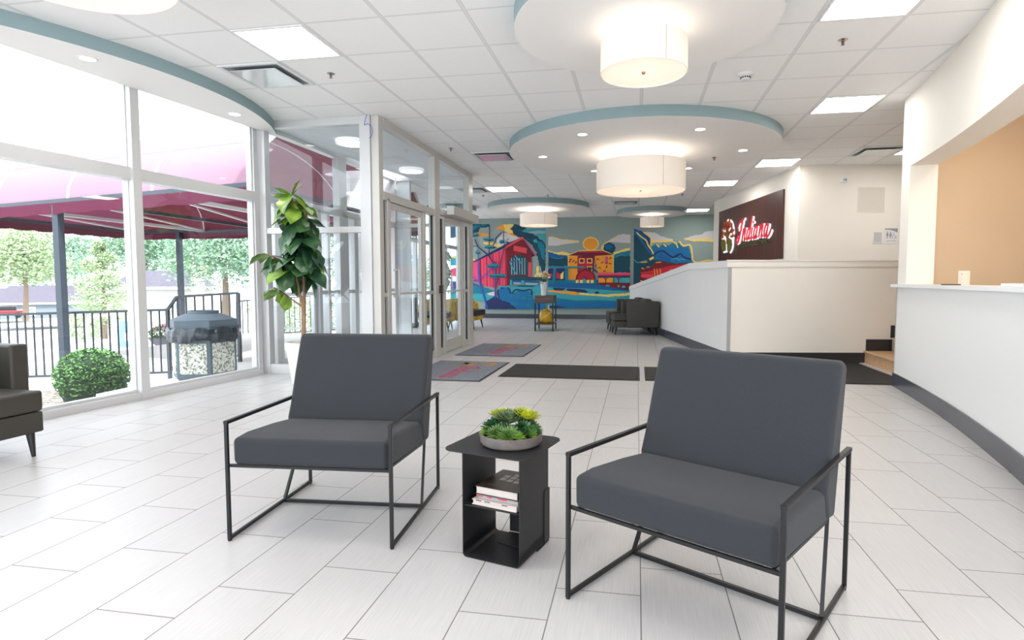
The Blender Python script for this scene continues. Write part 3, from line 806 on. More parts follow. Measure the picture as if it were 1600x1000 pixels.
# logo : tree in cupped hands
mlw = MB(); mlw.M = SB
circ = lambda x, y, r, a0, a1, n=18: [(x+r*math.cos(math.radians(a0+(a1-a0)*i/n)), y+r*1.0*math.sin(math.radians(a0+(a1-a0)*i/n))) for i in range(n+1)]
mlw = MB(); mlw.M = SB; strokes(mlw, [(1.14+.36*math.cos(a)*.95, 2.12+.31*math.sin(a)) for a in [math.radians(d) for d in range(100, -50, -10)]], .045, 0, .02); mlw.build('logo_outline', _M['sign_white'], sb)
def leaf2(m, x, y, l, w, a, z0, z1):
    P = []
    for i in range(9):
        t = i/8; P.append((l*t, w*math.sin(PI*t)**.8))
    P += [(p[0], -p[1]) for p in P[-2:0:-1]]
    ca, sa = math.cos(a), math.sin(a)
    m.prism([(x+p[0]*ca-p[1]*sa, y+p[0]*sa+p[1]*ca) for p in P], z0, z1)
cols = {'logo_red_leaves': (176, 40, 36), 'logo_orange_leaves': (206, 112, 52), 'logo_green_leaves': (110, 120, 50)}
rnd = random.Random(3)
sets = {k: MB() for k in cols}
keys = list(cols)
for i in range(34):
    a = math.radians(-10+200*((i*7) % 34)/34); rr = .10+.20*rnd.random()
    k = 'logo_green_leaves' if rr < .16 and i % 3 == 0 else ('logo_orange_leaves' if i % 2 else 'logo_red_leaves')
    s_ = sets[k]; s_.M = SB
    leaf2(s_, 1.10+rr*math.cos(a)*1.05, 2.10+rr*math.sin(a), .12, .032, a+rnd.uniform(-.4, .4), .002+.0005*i, .021+.0003*i)
for k, v in sets.items(): v.build(k, mat(k, cols[k], .5), sb)
mt = MB(); mt.M = SB
strokes(mt, [(1.10, 1.92), (1.11, 2.05), (1.09, 2.18), (1.12, 2.30)], [.07, .05, .04, .02], 0, .032)
for q in ([(1.10, 2.02), (1.0, 2.14), (.93, 2.20)], [(1.11, 2.05), (1.2, 2.15), (1.30, 2.19)], [(1.10, 2.12), (1.02, 2.25)], [(1.10, 2.14), (1.19, 2.27)]): strokes(mt, q, .025, 0, .031)
mt.build('logo_trunk', mat('logo_brown', (160, 96, 52), .5), sb)
for q in ([(.80, 2.02), (.86, 2.12), (.95, 2.08)], [(.84, 2.26), (.92, 2.20), (1.0, 2.23)], [(1.22, 2.05), (1.32, 2.12), (1.40, 2.10)], [(1.2, 2.2), (1.30, 2.24), (1.37, 2.2)], [(.78, 1.95), (.9, 2.05), (1.04, 1.99), (1.08, 1.78), (1.05, 1.76), (.88, 1.75)], [(1.16, 1.93), (1.28, 2.03), (1.45, 1.97), (1.42, 1.80), (1.30, 1.72)]):
    mlw = MB(); mlw.M = SB; strokes(mlw, smooth_pts(q, 4), .034, 0, .026); mlw.build('logo_outline', _M['sign_white'], sb)
mo = MB(); mo.M = SB
mo.prism(smooth_pts([(.72, 1.98), (.80, 2.03), (.92, 2.03), (1.02, 1.95), (1.03, 1.80), (.88, 1.78), (.78, 1.82), (.72, 1.98)], 4)[:-1], 0, .03)
mo.prism(smooth_pts([(1.12, 1.96), (1.22, 2.03), (1.34, 2.01), (1.40, 1.92), (1.34, 1.80), (1.25, 1.74), (1.14, 1.78), (1.12, 1.96)], 4)[:-1], 0, .03)
mo.build('logo_hands', M_olive, sb)

# ------------------------------------------------------------------ painted mural : three panels on the back wall (plane y = 16.95)
def interp(x, xs, ys):
    for i in range(len(xs)-1):
        if x <= xs[i+1] or i == len(xs)-2: return ys[i]+(ys[i+1]-ys[i])*(x-xs[i])/(xs[i+1]-xs[i])
MX = ([736, 858, 984, 1115], [-4.954, -2.561, -.205, 2.127])
MZ0 = ([736, 858, 984, 1115], [2.928, 2.887, 2.846, 2.805]); MZ1 = ([736, 858, 984, 1115], [.125, .149, .173, .197])
def mxz(px, py):
    z0 = interp(px, *MZ0); z1 = interp(px, *MZ1)
    return interp(px, *MX), z0+(py-345)/145*(z1-z0)
PAL = dict(dteal=(16, 72, 92), teal=(20, 122, 150), lteal=(58, 165, 178), blue=(16, 98, 160), navy=(34, 48, 100), pink=(240, 78, 124), red=(204, 36, 62), dred=(122, 26, 40),
           yellow=(250, 216, 120), orange=(246, 160, 52), pale=(216, 212, 214), pblue=(150, 178, 186), rose=(222, 74, 82), purple=(72, 70, 140), mid=(16, 110, 170), cobalt=(40, 84, 190))
class Paint:
    def __init__(s, ox, oy, sc, clip=None): s.o = (ox, oy, sc); s.m = MB(); s.n = 0; s.names = []; s.mats = []; s.rnd = random.Random(5); s.clip = clip
    def mi(s, c):
        if c not in s.names: s.names.append(c); s.mats.append(mat('mural_'+c, PAL[c], .75))
        return s.names.index(c)
    def P(s, pts):
        out = []
        for u, v in pts:
            if s.clip: u = min(max(u, s.clip[0]), s.clip[1]); v = min(v, s.clip[2])
            out.append(mxz(s.o[0]+u/s.o[2], s.o[1]+v/s.o[2]))
        return out
    def poly(s, c, pts, jag=0, step=14):
        if jag:
            q = []
            for i in range(len(pts)):
                a, b = pts[i], pts[(i+1) % len(pts)]; L = math.hypot(b[0]-a[0], b[1]-a[1]); n = max(1, int(L/step))
                for k in range(n):
                    t = k/n; q.append((a[0]+(b[0]-a[0])*t+s.rnd.uniform(-jag, jag), a[1]+(b[1]-a[1])*t+s.rnd.uniform(-jag, jag)))
            pts = q
        w = s.P(pts); y = 16.95-.0015-.0006*s.n; s.n += 1
        a = sum(w[i][0]*w[(i+1) % len(w)][1]-w[(i+1) % len(w)][0]*w[i][1] for i in range(len(w)))
        if a < 0: w = w[::-1]
        s.m.add([(x, y, z) for x, z in w], [tuple(range(len(w)))], s.mi(c))
    def line(s, c, pts, w, sm=3):
        L, R = ribbon(smooth_pts(pts, sm) if sm > 1 and len(pts) > 2 else pts, w)
        mi = s.mi(c); y = 16.95-.0015-.0006*s.n; s.n += 1
        for i in range(len(L)-1):
            q = s.P([L[i], L[i+1], R[i+1], R[i]])
            a = sum(q[k][0]*q[(k+1) % 4][1]-q[(k+1) % 4][0]*q[k][1] for k in range(4))
            if a < 0: q = q[::-1]
            s.m.add([(x, y, z) for x, z in q], [(0, 1, 2, 3)], mi)
    def oval(s, c, x, y, a, b, jag=0, n=20, a0=0, a1=360): s.poly(c, [(x+a*math.cos(math.radians(a0+(a1-a0)*k/n)), y+b*math.sin(math.radians(a0+(a1-a0)*k/n))) for k in range(n+(0 if a1-a0 == 360 else 1))], jag)
    def done(s, label):
        o = s.m.build('mural_panel', s.mats); return tag(o, label, 'mural', 'painted mural panels on the back wall')
# --- panel with the covered bridge
p = Paint(730, 335, 5.885, (-160, 722, 872))
p.poly('pale', [(275, 235), (330, 165), (400, 175), (480, 215), (420, 300), (280, 305)])
p.poly('yellow', [(150, 250), (230, 255), (335, 288), (320, 302), (230, 290), (160, 270)], 2)
p.poly('orange', [(-160, 180), (110, 168), (215, 178), (218, 195), (100, 202), (-160, 210)], 2)
p.poly('orange', [(265, 128), (330, 92), (400, 100), (455, 190), (450, 205), (400, 185), (340, 150), (290, 130)], 3)
p.poly('yellow', [(340, 92), (450, 92), (470, 120), (440, 170), (400, 175), (350, 150)], 4)
p.poly('dteal', [(-160, 95), (30, 92), (200, 88), (218, 100), (205, 115), (120, 122), (110, 160), (60, 175), (30, 205), (-160, 220)], 5)
p.poly('teal', [(60, 100), (180, 100), (100, 115), (50, 150), (30, 140)], 4)
p.poly('dteal', [(395, 132), (440, 95), (480, 100), (560, 135), (650, 200), (722, 270), (722, 540), (690, 540), (664, 450), (640, 350), (600, 285), (520, 215), (440, 190), (420, 150)], 7)
p.poly('lteal', [(500, 150), (540, 135), (722, 128), (722, 270), (670, 210), (600, 175)], 5)
p.poly('pblue', [(540, 165), (640, 150), (720, 150), (720, 175), (620, 180)], 3)
p.poly('teal', [(640, 235), (700, 260), (720, 330), (715, 420), (690, 400), (660, 300)], 6)
p.poly('lteal', [(600, 230), (640, 225), (650, 260), (620, 255)], 4)
p.poly('yellow', [(640, 480), (665, 470), (660, 530), (690, 545), (722, 540), (722, 570), (620, 575), (640, 530)], 4)
p.poly('yellow', [(-160, 380), (35, 382), (85, 420), (60, 440), (-160, 440)], 2)
p.poly('lteal', [(-160, 395), (35, 408), (80, 432), (60, 460), (-160, 470)], 2)
p.poly('pink', [(-160, 500), (30, 452), (365, 305), (372, 668), (230, 672), (30, 600), (-160, 560)])
for k in range(9):
    x = 118+k*29; t = (x-35)/330; y0 = 442-t*130; y1 = 645+(x-35)*.02+20*min(1, t*1.6)
    p.poly('red' if k % 2 == 0 else 'rose', [(x, y0), (x+13, y0-6), (x+15, min(670, y1+2)), (x+3, min(670, y1))])
p.poly('navy', [(55, 432), (360, 272), (520, 205), (520, 222), (365, 298), (75, 436)])
p.poly('dred', [(365, 300), (512, 225), (610, 382), (594, 392), (596, 572), (372, 652)])
p.poly('rose', [(355, 292), (515, 203), (638, 372), (622, 384), (514, 226), (368, 308)])
p.poly('navy', [(514, 226), (526, 232), (626, 378), (606, 384)])
p.poly('rose', [(434, 285), (554, 308), (550, 358), (432, 332)])
p.poly('rose', [(562, 436), (596, 440), (596, 575), (566, 570)])
p.poly('dteal', [(395, 425), (440, 378), (522, 376), (566, 432), (563, 560), (398, 552)])
for k in range(6): p.poly('pblue', [(410+k*24, 400), (417+k*24, 398), (419+k*24, 552), (411+k*24, 552)])
p.line('navy', [(470, 380), (480, 555)], 12, 1); p.line('lteal', [(392, 425), (455, 550)], 10, 1); p.line('lteal', [(445, 375), (505, 450)], 8, 1); p.line('blue', [(405, 440), (460, 420)], 12, 1)
p.poly('dred', [(362, 306), (396, 330), (396, 600), (372, 652)])
p.poly('lteal', [(300, 665), (722, 640), (722, 872), (300, 800)])
p.poly('lteal', [(-160, 690), (250, 705), (250, 800), (-160, 780)])
p.poly('dteal', [(398, 562), (648, 576), (722, 580), (722, 605), (648, 606), (398, 605)])
p.poly('blue', [(400, 605), (660, 612), (680, 630), (660, 650), (400, 640)])
p.poly('pblue', [(432, 622), (500, 624), (500, 642), (432, 640)]); p.poly('pblue', [(538, 626), (660, 630), (650, 648), (538, 646)])
p.poly('lteal', [(400, 600), (416, 600), (416, 650), (400, 650)]); p.poly('lteal', [(503, 604), (530, 604), (530, 660), (503, 660)])
p.poly('dteal', [(420, 655), (520, 650), (650, 655), (600, 665), (480, 662)])
p.poly('purple', [(-160, 610), (35, 620), (130, 660), (110, 680), (-160, 690)], 2)
p.poly('teal', [(-160, 690), (60, 650), (200, 680), (262, 710), (200, 730), (35, 725), (-160, 740)], 3)
p.poly('pale', [(180, 725), (262, 705), (258, 750), (200, 740)], 2)
p.poly('navy', [(170, 800), (260, 752), (330, 790), (420, 812), (520, 872), (170, 872)], 3)
p.poly('mid', [(290, 690), (340, 672), (400, 690), (420, 730), (480, 700), (600, 712), (606, 760), (640, 820), (722, 800), (722, 872), (470, 872), (400, 815), (300, 775), (276, 730)], 4)
p.line('navy', [(300, 770), (290, 700), (345, 668), (390, 680), (410, 735), (450, 690), (520, 700), (590, 690), (600, 740)], 14)
for x, y, w, h in ((372, 730, 50, 28), (455, 728, 34, 50), (430, 715, 60, 18), (498, 758, 55, 26), (545, 730, 50, 22), (405, 805, 70, 28), (565, 770, 50, 35), (542, 818, 50, 44)): p.poly('teal', [(x, y), (x+w, y-3), (x+w, y+h), (x, y+h)])
p.line('lteal', [(310, 690), (300, 660), (360, 665), (400, 660), (430, 700)], 14)
p.line('purple', [(262, 430), (266, 560), (264, 770)], 16, 1)
p.line('cobalt', [(108, 440), (116, 600), (150, 720), (192, 868)], 15); p.line('cobalt', [(-60, 620), (100, 600), (180, 540), (260, 470)], 8); p.line('cobalt', [(20, 530), (90, 610)], 6, 1)
p.line('purple', [(105, 315), (108, 440)], 7, 1)
p.line('navy', [(75, 225), (110, 300), (190, 365), (225, 410), (245, 445)], 11); p.line('navy', [(50, 298), (80, 288), (110, 300)], 6)
p.line('navy', [(208, 92), (214, 150), (208, 350), (225, 400)], 9); p.line('navy', [(330, 165), (275, 215), (262, 260), (240, 285)], 8)
p.line('navy', [(345, 160), (342, 220), (350, 300), (320, 420), (285, 640)], 7); p.line('purple', [(370, 240), (392, 220)], 5, 1)
for x, y, a, b in ((205, 230, 52, 13), (218, 300, 56, 15), (245, 474, 62, 20), (285, 562, 88, 20), (104, 350, 24, 15), (326, 250, 24, 18), (60, 190, 60, 16), (10, 250, 40, 14), (375, 258, 18, 8)):
    p.oval('teal', x, y, a, b, 4); p.oval('dteal', x+4, y+b*.35, a*.8, b*.5, 3); p.line('lteal', [(x-a*.5, y+2), (x, y-b*.3), (x+a*.5, y)], 4)
p.done('wall mural panel painted with a pink and red covered bridge behind blue trees')
# --- panel with the water mill
p = Paint(850, 335, 5.886, (38, 792, 862))
p.poly('yellow', [(40, 205), (70, 200), (150, 225), (330, 240), (325, 258), (180, 275), (170, 280), (150, 230), (40, 215)], 2)
p.poly('pale', [(40, 215), (80, 208), (150, 232), (230, 240), (325, 250), (180, 270), (130, 285), (40, 285)], 2)
p.oval('yellow', 433, 268, 75, 62, 0, 36); p.oval('orange', 433, 270, 64, 53, 0, 36)
p.poly('yellow', [(525, 310), (545, 270), (620, 225), (690, 183), (705, 190), (640, 240), (600, 262), (560, 300), (545, 330)], 3)
p.poly('pale', [(590, 245), (650, 215), (720, 178), (791, 186), (791, 262), (600, 252)], 2)
p.poly('yellow', [(38, 328), (60, 335), (100, 348), (180, 338), (250, 362), (222, 385), (38, 370)], 3)
p.poly('blue', [(38, 345), (80, 352), (130, 370), (222, 372), (222, 472), (38, 472)], 4)
p.poly('dteal', [(38, 395), (120, 405), (222, 395), (222, 472), (38, 472)], 5); p.line('lteal', [(80, 395), (130, 405), (180, 395)], 5)
p.poly('yellow', [(640, 352), (720, 322), (760, 310), (791, 306), (791, 330), (720, 345), (650, 372)], 3)
p.poly('teal', [(645, 372), (720, 345), (791, 325), (791, 430), (645, 430)], 4); p.poly('dteal', [(645, 400), (720, 375), (791, 385), (791, 532), (645, 532)], 4); p.line('lteal', [(670, 385), (720, 370), (750, 385)], 5)
p.oval('dteal', 602, 306, 55, 48, 5, 22); p.oval('blue', 596, 296, 36, 28, 5, 18); p.poly('dteal', [(600, 340), (630, 345), (636, 362), (600, 362)])
p.poly('teal', [(38, 600), (792, 600), (792, 730), (38, 730)])
p.poly('orange', [(222, 380), (312, 380), (312, 612), (234, 612)]); p.poly('orange', [(468, 378), (642, 374), (642, 536), (500, 536)])
p.poly('yellow', [(222, 380), (231, 380), (231, 612), (224, 612)]); p.poly('yellow', [(636, 374), (644, 374), (644, 536), (636, 536)])
p.poly('dred', [(312, 374), (470, 376), (462, 530), (312, 530)]); p.poly('red', [(318, 400), (452, 400), (452, 520), (318, 520)])
p.poly('yellow', [(215, 376), (318, 332), (430, 323), (545, 325), (650, 372), (640, 378), (225, 382)]); p.poly('dred', [(225, 378), (320, 338), (540, 332), (640, 372), (470, 380)]); p.poly('red', [(322, 340), (536, 335), (575, 350), (320, 350)]); p.line('navy', [(300, 376), (470, 379)], 7, 1)
for x, y in ((328, 402), (400, 402), (400, 476)): p.poly('yellow', [(x, y), (x+48, y), (x+48, y+46), (x, y+46)]); p.poly('dred', [(x+7, y+7), (x+41, y+7), (x+41, y+38), (x+7, y+38)])
p.poly('purple', [(566, 388), (590, 388), (590, 452), (566, 452)]); p.poly('pink', [(568, 392), (588, 392), (588, 440), (568, 440)])
for x, y, a in ((248, 412, .3), (240, 432, .8), (275, 428, .7), (500, 410, 0), (515, 490, -.4), (540, 440, .5), (580, 478, 1.3), (612, 402, .8), (610, 450, 0), (480, 470, 1), (298, 440, 1.2), (560, 520, .3)): p.line('dred', [(x-12*math.cos(a), y+12*math.sin(a)), (x+12*math.cos(a), y-12*math.sin(a))], 9, 1)
p.poly('teal', [(38, 474), (385, 478), (388, 494), (38, 492)]); p.poly('dteal', [(388, 488), (455, 488), (505, 530), (490, 534), (450, 500), (388, 498)])
for k in range(16): p.poly('lteal', [(48+k*21, 476), (57+k*21, 476), (57+k*21, 490), (48+k*21, 490)])
p.poly('navy', [(38, 494), (200, 494), (200, 600), (38, 600)]); p.poly('teal', [(88, 494), (114, 494), (106, 628), (78, 628)]); p.poly('teal', [(194, 494), (226, 494), (228, 628), (200, 628)])
p.poly('red', [(118, 520), (150, 550), (150, 592), (118, 585)]); p.poly('yellow', [(155, 550), (185, 520), (182, 590), (155, 592)]); p.poly('red', [(38, 540), (80, 545), (80, 560), (38, 580)])
p.oval('dred', 388, 600, 92, 100, 0, 24, 180, 360); p.oval('red', 388, 600, 76, 84, 0, 24, 180, 360)
for a in range(190, 360, 22): p.line('dred', [(388, 598), (388+80*math.cos(math.radians(a)), 600+88*math.sin(math.radians(a)))], 5, 1)
p.poly('teal', [(228, 600), (492, 600), (492, 632), (228, 632)])
for x in (298, 336, 398, 436): p.poly('yellow', [(x, 602), (x+26, 600), (x+27, 628), (x, 630)])
p.poly('lteal', [(366, 590), (390, 590), (388, 630), (364, 630)])
p.poly('pink', [(494, 540), (791, 534), (791, 552), (500, 554)]); p.poly('red', [(496, 554), (791, 552), (791, 562), (500, 564)]); p.poly('navy', [(502, 564), (791, 562), (791, 580), (502, 582)])
p.poly('lteal', [(650, 580), (791, 580), (791, 628), (650, 628)]); p.poly('orange', [(508, 582), (640, 580), (640, 625), (508, 628)])
for x in (574, 690): p.line('dred', [(x-18, 575), (x, 600), (x, 630)], 10, 1); p.line('dred', [(x+18, 575), (x, 600)], 8, 1)
p.poly('dred', [(495, 626), (640, 624), (791, 628), (791, 690), (700, 680), (560, 660), (500, 645)])
for x, y, a, b in ((590, 660, 20, 16), (690, 668, 10, 22), (736, 672, 18, 20)): p.oval('lteal', x, y, a, b, 0, 10, 180, 360)
p.poly('blue', [(38, 640), (110, 625), (300, 632), (500, 640), (600, 665), (791, 695), (791, 712), (600, 700), (38, 668)], 2)
p.poly('lteal', [(38, 668), (400, 680), (791, 708), (791, 800), (38, 800)], 2)
for q in ([(90, 672), (200, 676), (196, 690), (90, 690)], [(210, 682), (300, 680), (380, 690), (420, 715), (360, 720), (220, 700)], [(470, 715), (500, 705), (520, 720), (490, 730)], [(640, 750), (690, 730), (715, 740), (660, 755)], [(100, 690), (180, 690), (180, 700), (110, 700)]): p.poly('navy', q, 2)
p.poly('orange', [(38, 694), (180, 702), (300, 710), (345, 735), (300, 740), (38, 708)], 2); p.poly('yellow', [(330, 715), (420, 728), (560, 735), (791, 722), (791, 742), (600, 756), (420, 745), (340, 738)], 3)
p.poly('lteal', [(38, 712), (300, 742), (600, 758), (791, 745), (791, 862), (38, 862)], 2)
p.poly('teal', [(120, 765), (300, 790), (500, 785), (791, 800), (791, 862), (120, 862)], 2)
p.poly('mid', [(120, 800), (200, 790), (360, 812), (560, 800), (791, 806), (791, 862), (120, 862)], 3); p.poly('navy', [(38, 840), (130, 838), (210, 858), (38, 862)], 2)
p.done('wall mural panel painted with an orange water mill, red wheel and big sun')
# --- panel with dark hills, above the ramp wall
p = Paint(980, 335, 9.09, (90, 1232, 1370))
p.poly('pale', [(225, 245), (310, 248), (400, 262), (480, 305), (560, 330), (655, 355), (620, 385), (350, 390)], 4)
p.poly('yellow', [(340, 372), (650, 358), (640, 385), (440, 398), (345, 400)], 4)
p.poly('pale', [(800, 345), (930, 300), (1050, 285), (1100, 245), (1232, 225), (1232, 360), (830, 360)], 4)
p.poly('yellow', [(800, 342), (960, 350), (1090, 340), (1232, 352), (1232, 390), (1100, 382), (960, 380), (830, 362)], 4)
p.poly('teal', [(340, 460), (400, 420), (470, 450), (520, 405), (600, 440), (640, 395), (700, 430), (745, 385), (790, 450), (870, 440), (910, 560), (930, 640), (960, 690), (380, 700)], 7)
p.poly('mid', [(380, 500), (520, 450), (640, 480), (700, 430), (800, 470), (880, 490), (910, 620), (900, 680), (400, 690)], 8)
p.poly('dteal', [(90, 200), (180, 240), (300, 430), (380, 560), (400, 620), (320, 660), (90, 680)], 5)
p.poly('blue', [(95, 205), (230, 250), (330, 330), (330, 440), (280, 400), (220, 340), (150, 290), (380, 590), (330, 560), (95, 260)], 4)
p.line('yellow', [(215, 250), (300, 300), (345, 350), (335, 440)], 20); p.line('yellow', [(130, 255), (200, 320), (270, 370), (300, 440), (345, 500), (378, 562)], 18)
p.line('navy', [(180, 235), (260, 300), (300, 360), (320, 440)], 16)
p.line('navy', [(380, 575), (440, 530), (520, 520), (600, 580), (680, 610), (760, 555), (800, 600), (920, 640)], 24); p.line('navy', [(640, 620), (740, 560)], 26, 1)
p.poly('blue', [(440, 590), (490, 540), (560, 590), (640, 640), (600, 680), (460, 650)], 5); p.line('lteal', [(630, 640), (700, 620), (760, 660)], 14); p.line('lteal', [(760, 630), (830, 640)], 12)
p.poly('dteal', [(90, 620), (160, 670), (280, 640), (400, 640), (560, 670), (700, 690), (900, 680), (960, 690), (900, 760), (200, 900), (160, 1370), (90, 1370)], 4)
p.line('lteal', [(90, 630), (150, 680), (280, 650)], 14)
for q in ([(420, 425), (460, 465)], [(515, 415), (560, 455)], [(640, 385), (700, 410), (722, 475)]): p.line('yellow', q, 18, 1)
p.line('yellow', [(740, 378), (800, 445), (890, 430), (920, 520), (930, 650)], 24); p.line('yellow', [(935, 655), (990, 680), (1080, 665), (1140, 650), (1232, 655)], 24)
p.line('yellow', [(320, 640), (380, 605)], 30, 1)
p.poly('dred', [(400, 690), (480, 655), (560, 690), (700, 700), (900, 690), (1100, 700), (1100, 900), (400, 1000), (160, 1100), (200, 780), (330, 760)], 4)
p.poly('red', [(200, 820), (380, 790), (600, 730), (840, 700), (1000, 720), (900, 900), (400, 960), (200, 880)], 5)
p.poly('rose', [(205, 850), (380, 850), (380, 900), (200, 890)], 3)
for x in (390, 430, 475): p.line('orange', [(x, 768), (x+14, 900)], 13, 1)
for q in ([(195, 680), (290, 672)], [(410, 682), (490, 675)], [(205, 760), (250, 772)], [(280, 748), (325, 742)], [(610, 790), (650, 782)]): p.line('orange', q, 14, 1)
p.line('yellow', [(190, 940), (240, 950)], 12, 1); p.poly('dred', [(90, 980), (250, 950), (330, 1000), (90, 1370)], 4); p.poly('navy', [(90, 1050), (200, 1020), (160, 1370), (90, 1370)], 4)
p.done('wall mural panel painted with dark blue hills and red barns, above the ramp wall')

# ------------------------------------------------------------------ floor mats
def mat_rug(name, x0, x1, y0, y1, m, label, g, border=None, rz=0):
    cxm, cym = (x0+x1)/2, (y0+y1)/2
    t = thing(name, label, 'floor mat', (cxm, cym, 0), rz, g); a, b = (x1-x0)/2, (y1-y0)/2
    MB().box(-a, a, -b, b, 0.0005, .007).build('rubber_border', mat('mat_rubber', (28, 26, 26), .7), t, bevel=.002)
    MB().box(-a+.02, a-.02, -b+.02, b-.02, .006, .011).build('carpet', m, t)
    return t
M_blk = speckle_mat('mat_black_carpet', [(24, 22, 22), (36, 34, 33), (52, 49, 47)], 420, .95)
mat_rug('floor_mat', -1.585, .045, 6.50, 7.53, M_blk, 'long plain black floor mat left of the gap, in the centre walkway', 'plain black floor mats')
mat_rug('floor_mat', .105, 1.70, 6.52, 7.55, M_blk, 'plain black floor mat right of the gap, mostly behind the right armchair', 'plain black floor mats')
mat_rug('floor_mat', 1.73, 2.96, 6.70, 8.40, M_blk, 'plain black floor mat at the foot of the wooden steps', 'plain black floor mats')
M_gry = speckle_mat('mat_grey_carpet', [(92, 94, 104), (118, 122, 132), (140, 146, 158)], 300, .95)
M_mtxt = mat('mat_red_print', (176, 54, 88), .9); M_mor = mat('mat_orange_print', (200, 124, 66), .9); M_mgr = mat('mat_green_print', (132, 134, 66), .9)
for x0, x1, y0, y1, lb in ((-2.68, -1.70, 6.13, 7.66, 'grey logo mat nearer the camera, left of the long black mat'), (-2.68, -1.63, 8.28, 9.90, 'grey logo mat farther from the camera, in front of the automatic door')):
    t = mat_rug('logo_mat', x0, x1, y0, y1, M_gry, lb, 'grey mats with a red logo')
    # logo reads from the door side : local text x runs toward -y
    R = Matrix.Translation((0, 0, .0105)) @ Matrix.Rotation(-PI/2, 4, 'Z')
    m = MB(); m.M = R; script(m, None, -.26, -.03, .62, .62, 0, .0012, (0, 0), 1.0); m.build('script_print', M_mtxt, t)
    text_mesh('tagline_print', 'CENTER FOR RECOVERY', .06, M_mtxt, t, R @ Matrix.Translation((.17, -.14, 0)), .0006, width=.74)
    a_ = MB(); a_.M = R; b_ = MB(); b_.M = R
    for k in range(16):
        an = math.radians(20+k*21); leaf2(a_ if k % 3 else b_, -.50+.10*math.cos(an), .17+.12*math.sin(an), .10, .035, an, 0, .0012)
    for k in range(8): leaf2(b_, -.56+.02*k, -.05-.025*(k % 4), .13, .035, k*.8, 0, .0013)
    a_.build('leaf_print', M_mor, t); b_.build('hand_print', M_mgr, t)

# ------------------------------------------------------------------ lounge chairs in front
def cushion(name, prof, x0, x1, m, parent, r=.03):
    """prof: closed polygon in (y, z); extruded along x with rounded edges and slight crown"""
    mb = MB(); n = len(prof); nx = 2
    vs = []; fs = []
    for x in (x0, x1):
        for y, z in prof: vs.append((x, y, z))
    fs = [tuple(range(n)), tuple(range(2*n-1, n-1, -1))]+[(i, n+i, n+(i+1) % n, (i+1) % n) for i in range(n)]
    a = sum(prof[i][0]*prof[(i+1) % n][1]-prof[(i+1) % n][0]*prof[i][1] for i in range(n))
    if a > 0: fs = [f[::-1] for f in fs]
    mb.add(vs, fs)
    return mb.build(name, m, parent, bevel=r, bseg=5)
def lounge_chair(label):
    t = thing('lounge_chair', label, 'armchair', (0, 0, 0), 0, 'charcoal lounge chairs with thin steel frames')
    W = .36; b = .0145
    cushion('seat_cushion', [(.008, .330), (.006, .445), (.10, .452), (.30, .440), (.50, .420), (.56, .395), (.58, .292)], -.342, .342, M_fabric, t, .022)
    cushion('backrest', [(.455, .425), (.49, .50), (.545, .66), (.612, .838), (.665, .836), (.700, .818), (.668, .66), (.62, .45), (.586, .30), (.50, .31)], -.350, .350, M_fabric, t, .022)
    for s in (-1, 1):
        m = MB(); x = s*W
        m.bar((x, .0, .004), (x, .0, .522), b); m.bar((x, .705, .004), (x, .705, .522), b)
        m.bar((x, -.007, .515), (x, .712, .515), b+.004, b); m.bar((x, -.007, .0125), (x, .712, .0125), b, b)
        m.build('side_frame', M_black, t, bevel=.0015, bseg=1)
        m = MB(); m.bar((s*(W-.006), .43, .018), (s*(W-.03), .565, .30), b-.002); m.build('rear_support', M_black, t)
        m = MB()
        for y in (.0, .70): m.tube([(x, y, 0), (x, y, .008)], .008, 10)
        m.build('foot_pads', M_gasket, t)
    m = MB(); m.bar((-W, .43, .0125), (W, .43, .0125), b); m.build('floor_stretcher', M_black, t)
    m = MB(); m.bar((-W, .012, .326), (W, .012, .326), b-.003); m.bar((-W+.03, .57, .298), (W-.03, .57, .298), b-.004)
    for x in (-W+.03, W-.03): m.bar((x, .01, .326), (x, .57, .294), b-.004)
    m.build('seat_frame', M_black, t)
    return t
lc = lounge_chair('charcoal lounge chair left of the side table, nearly facing the camera')
aL = math.atan2(.030, .716); aL2 = math.radians(3.9)
mid = Vector((-1.351, 2.177))
lc.location = (mid.x, mid.y, 0); lc.rotation_euler = (0, 0, aL2)
aR = math.radians(-30.8)
FLr = Vector((-.235, 1.945)); midR = FLr+Vector((math.cos(aR), math.sin(aR)))*.36
placed(lc, (.0832, 1.7714, 0), aR, 'charcoal lounge chair right of the side table, turned and cut by the bottom edge')

# ------------------------------------------------------------------ side table
M_tbl = mat('table_black_steel', (31, 31, 33), .5, spec=.35)
tb = thing('side_table', 'black bent-steel side table with open shelf between the two lounge chairs', 'side table', (-.545, 2.345, 0), math.radians(-15))
def rrect(x0, x1, y0, y1, r, n=6):
    P = []
    for cx_, cy_, a0 in ((x1-r, y1-r, 0), (x0+r, y1-r, 90), (x0+r, y0+r, 180), (x1-r, y0+r, 270)):
        P += [(cx_+r*math.cos(math.radians(a0+90*k/n)), cy_+r*math.sin(math.radians(a0+90*k/n))) for k in range(n+1)]
    return P
mb = MB(); mb.prism(rrect(-.195, .195, -.185, .185, .05), .425, .430); mb.build('table_top', M_tbl, tb, smooth=30)
mb = MB(); mb.box(-.093, -.089, -.185, .085, .012, .426); mb.build('left_panel', M_tbl, tb)
mb = MB(); mb.box(.162, .166, -.185, .085, .012, .426); mb.build('right_panel', M_tbl, tb)
mb = MB()
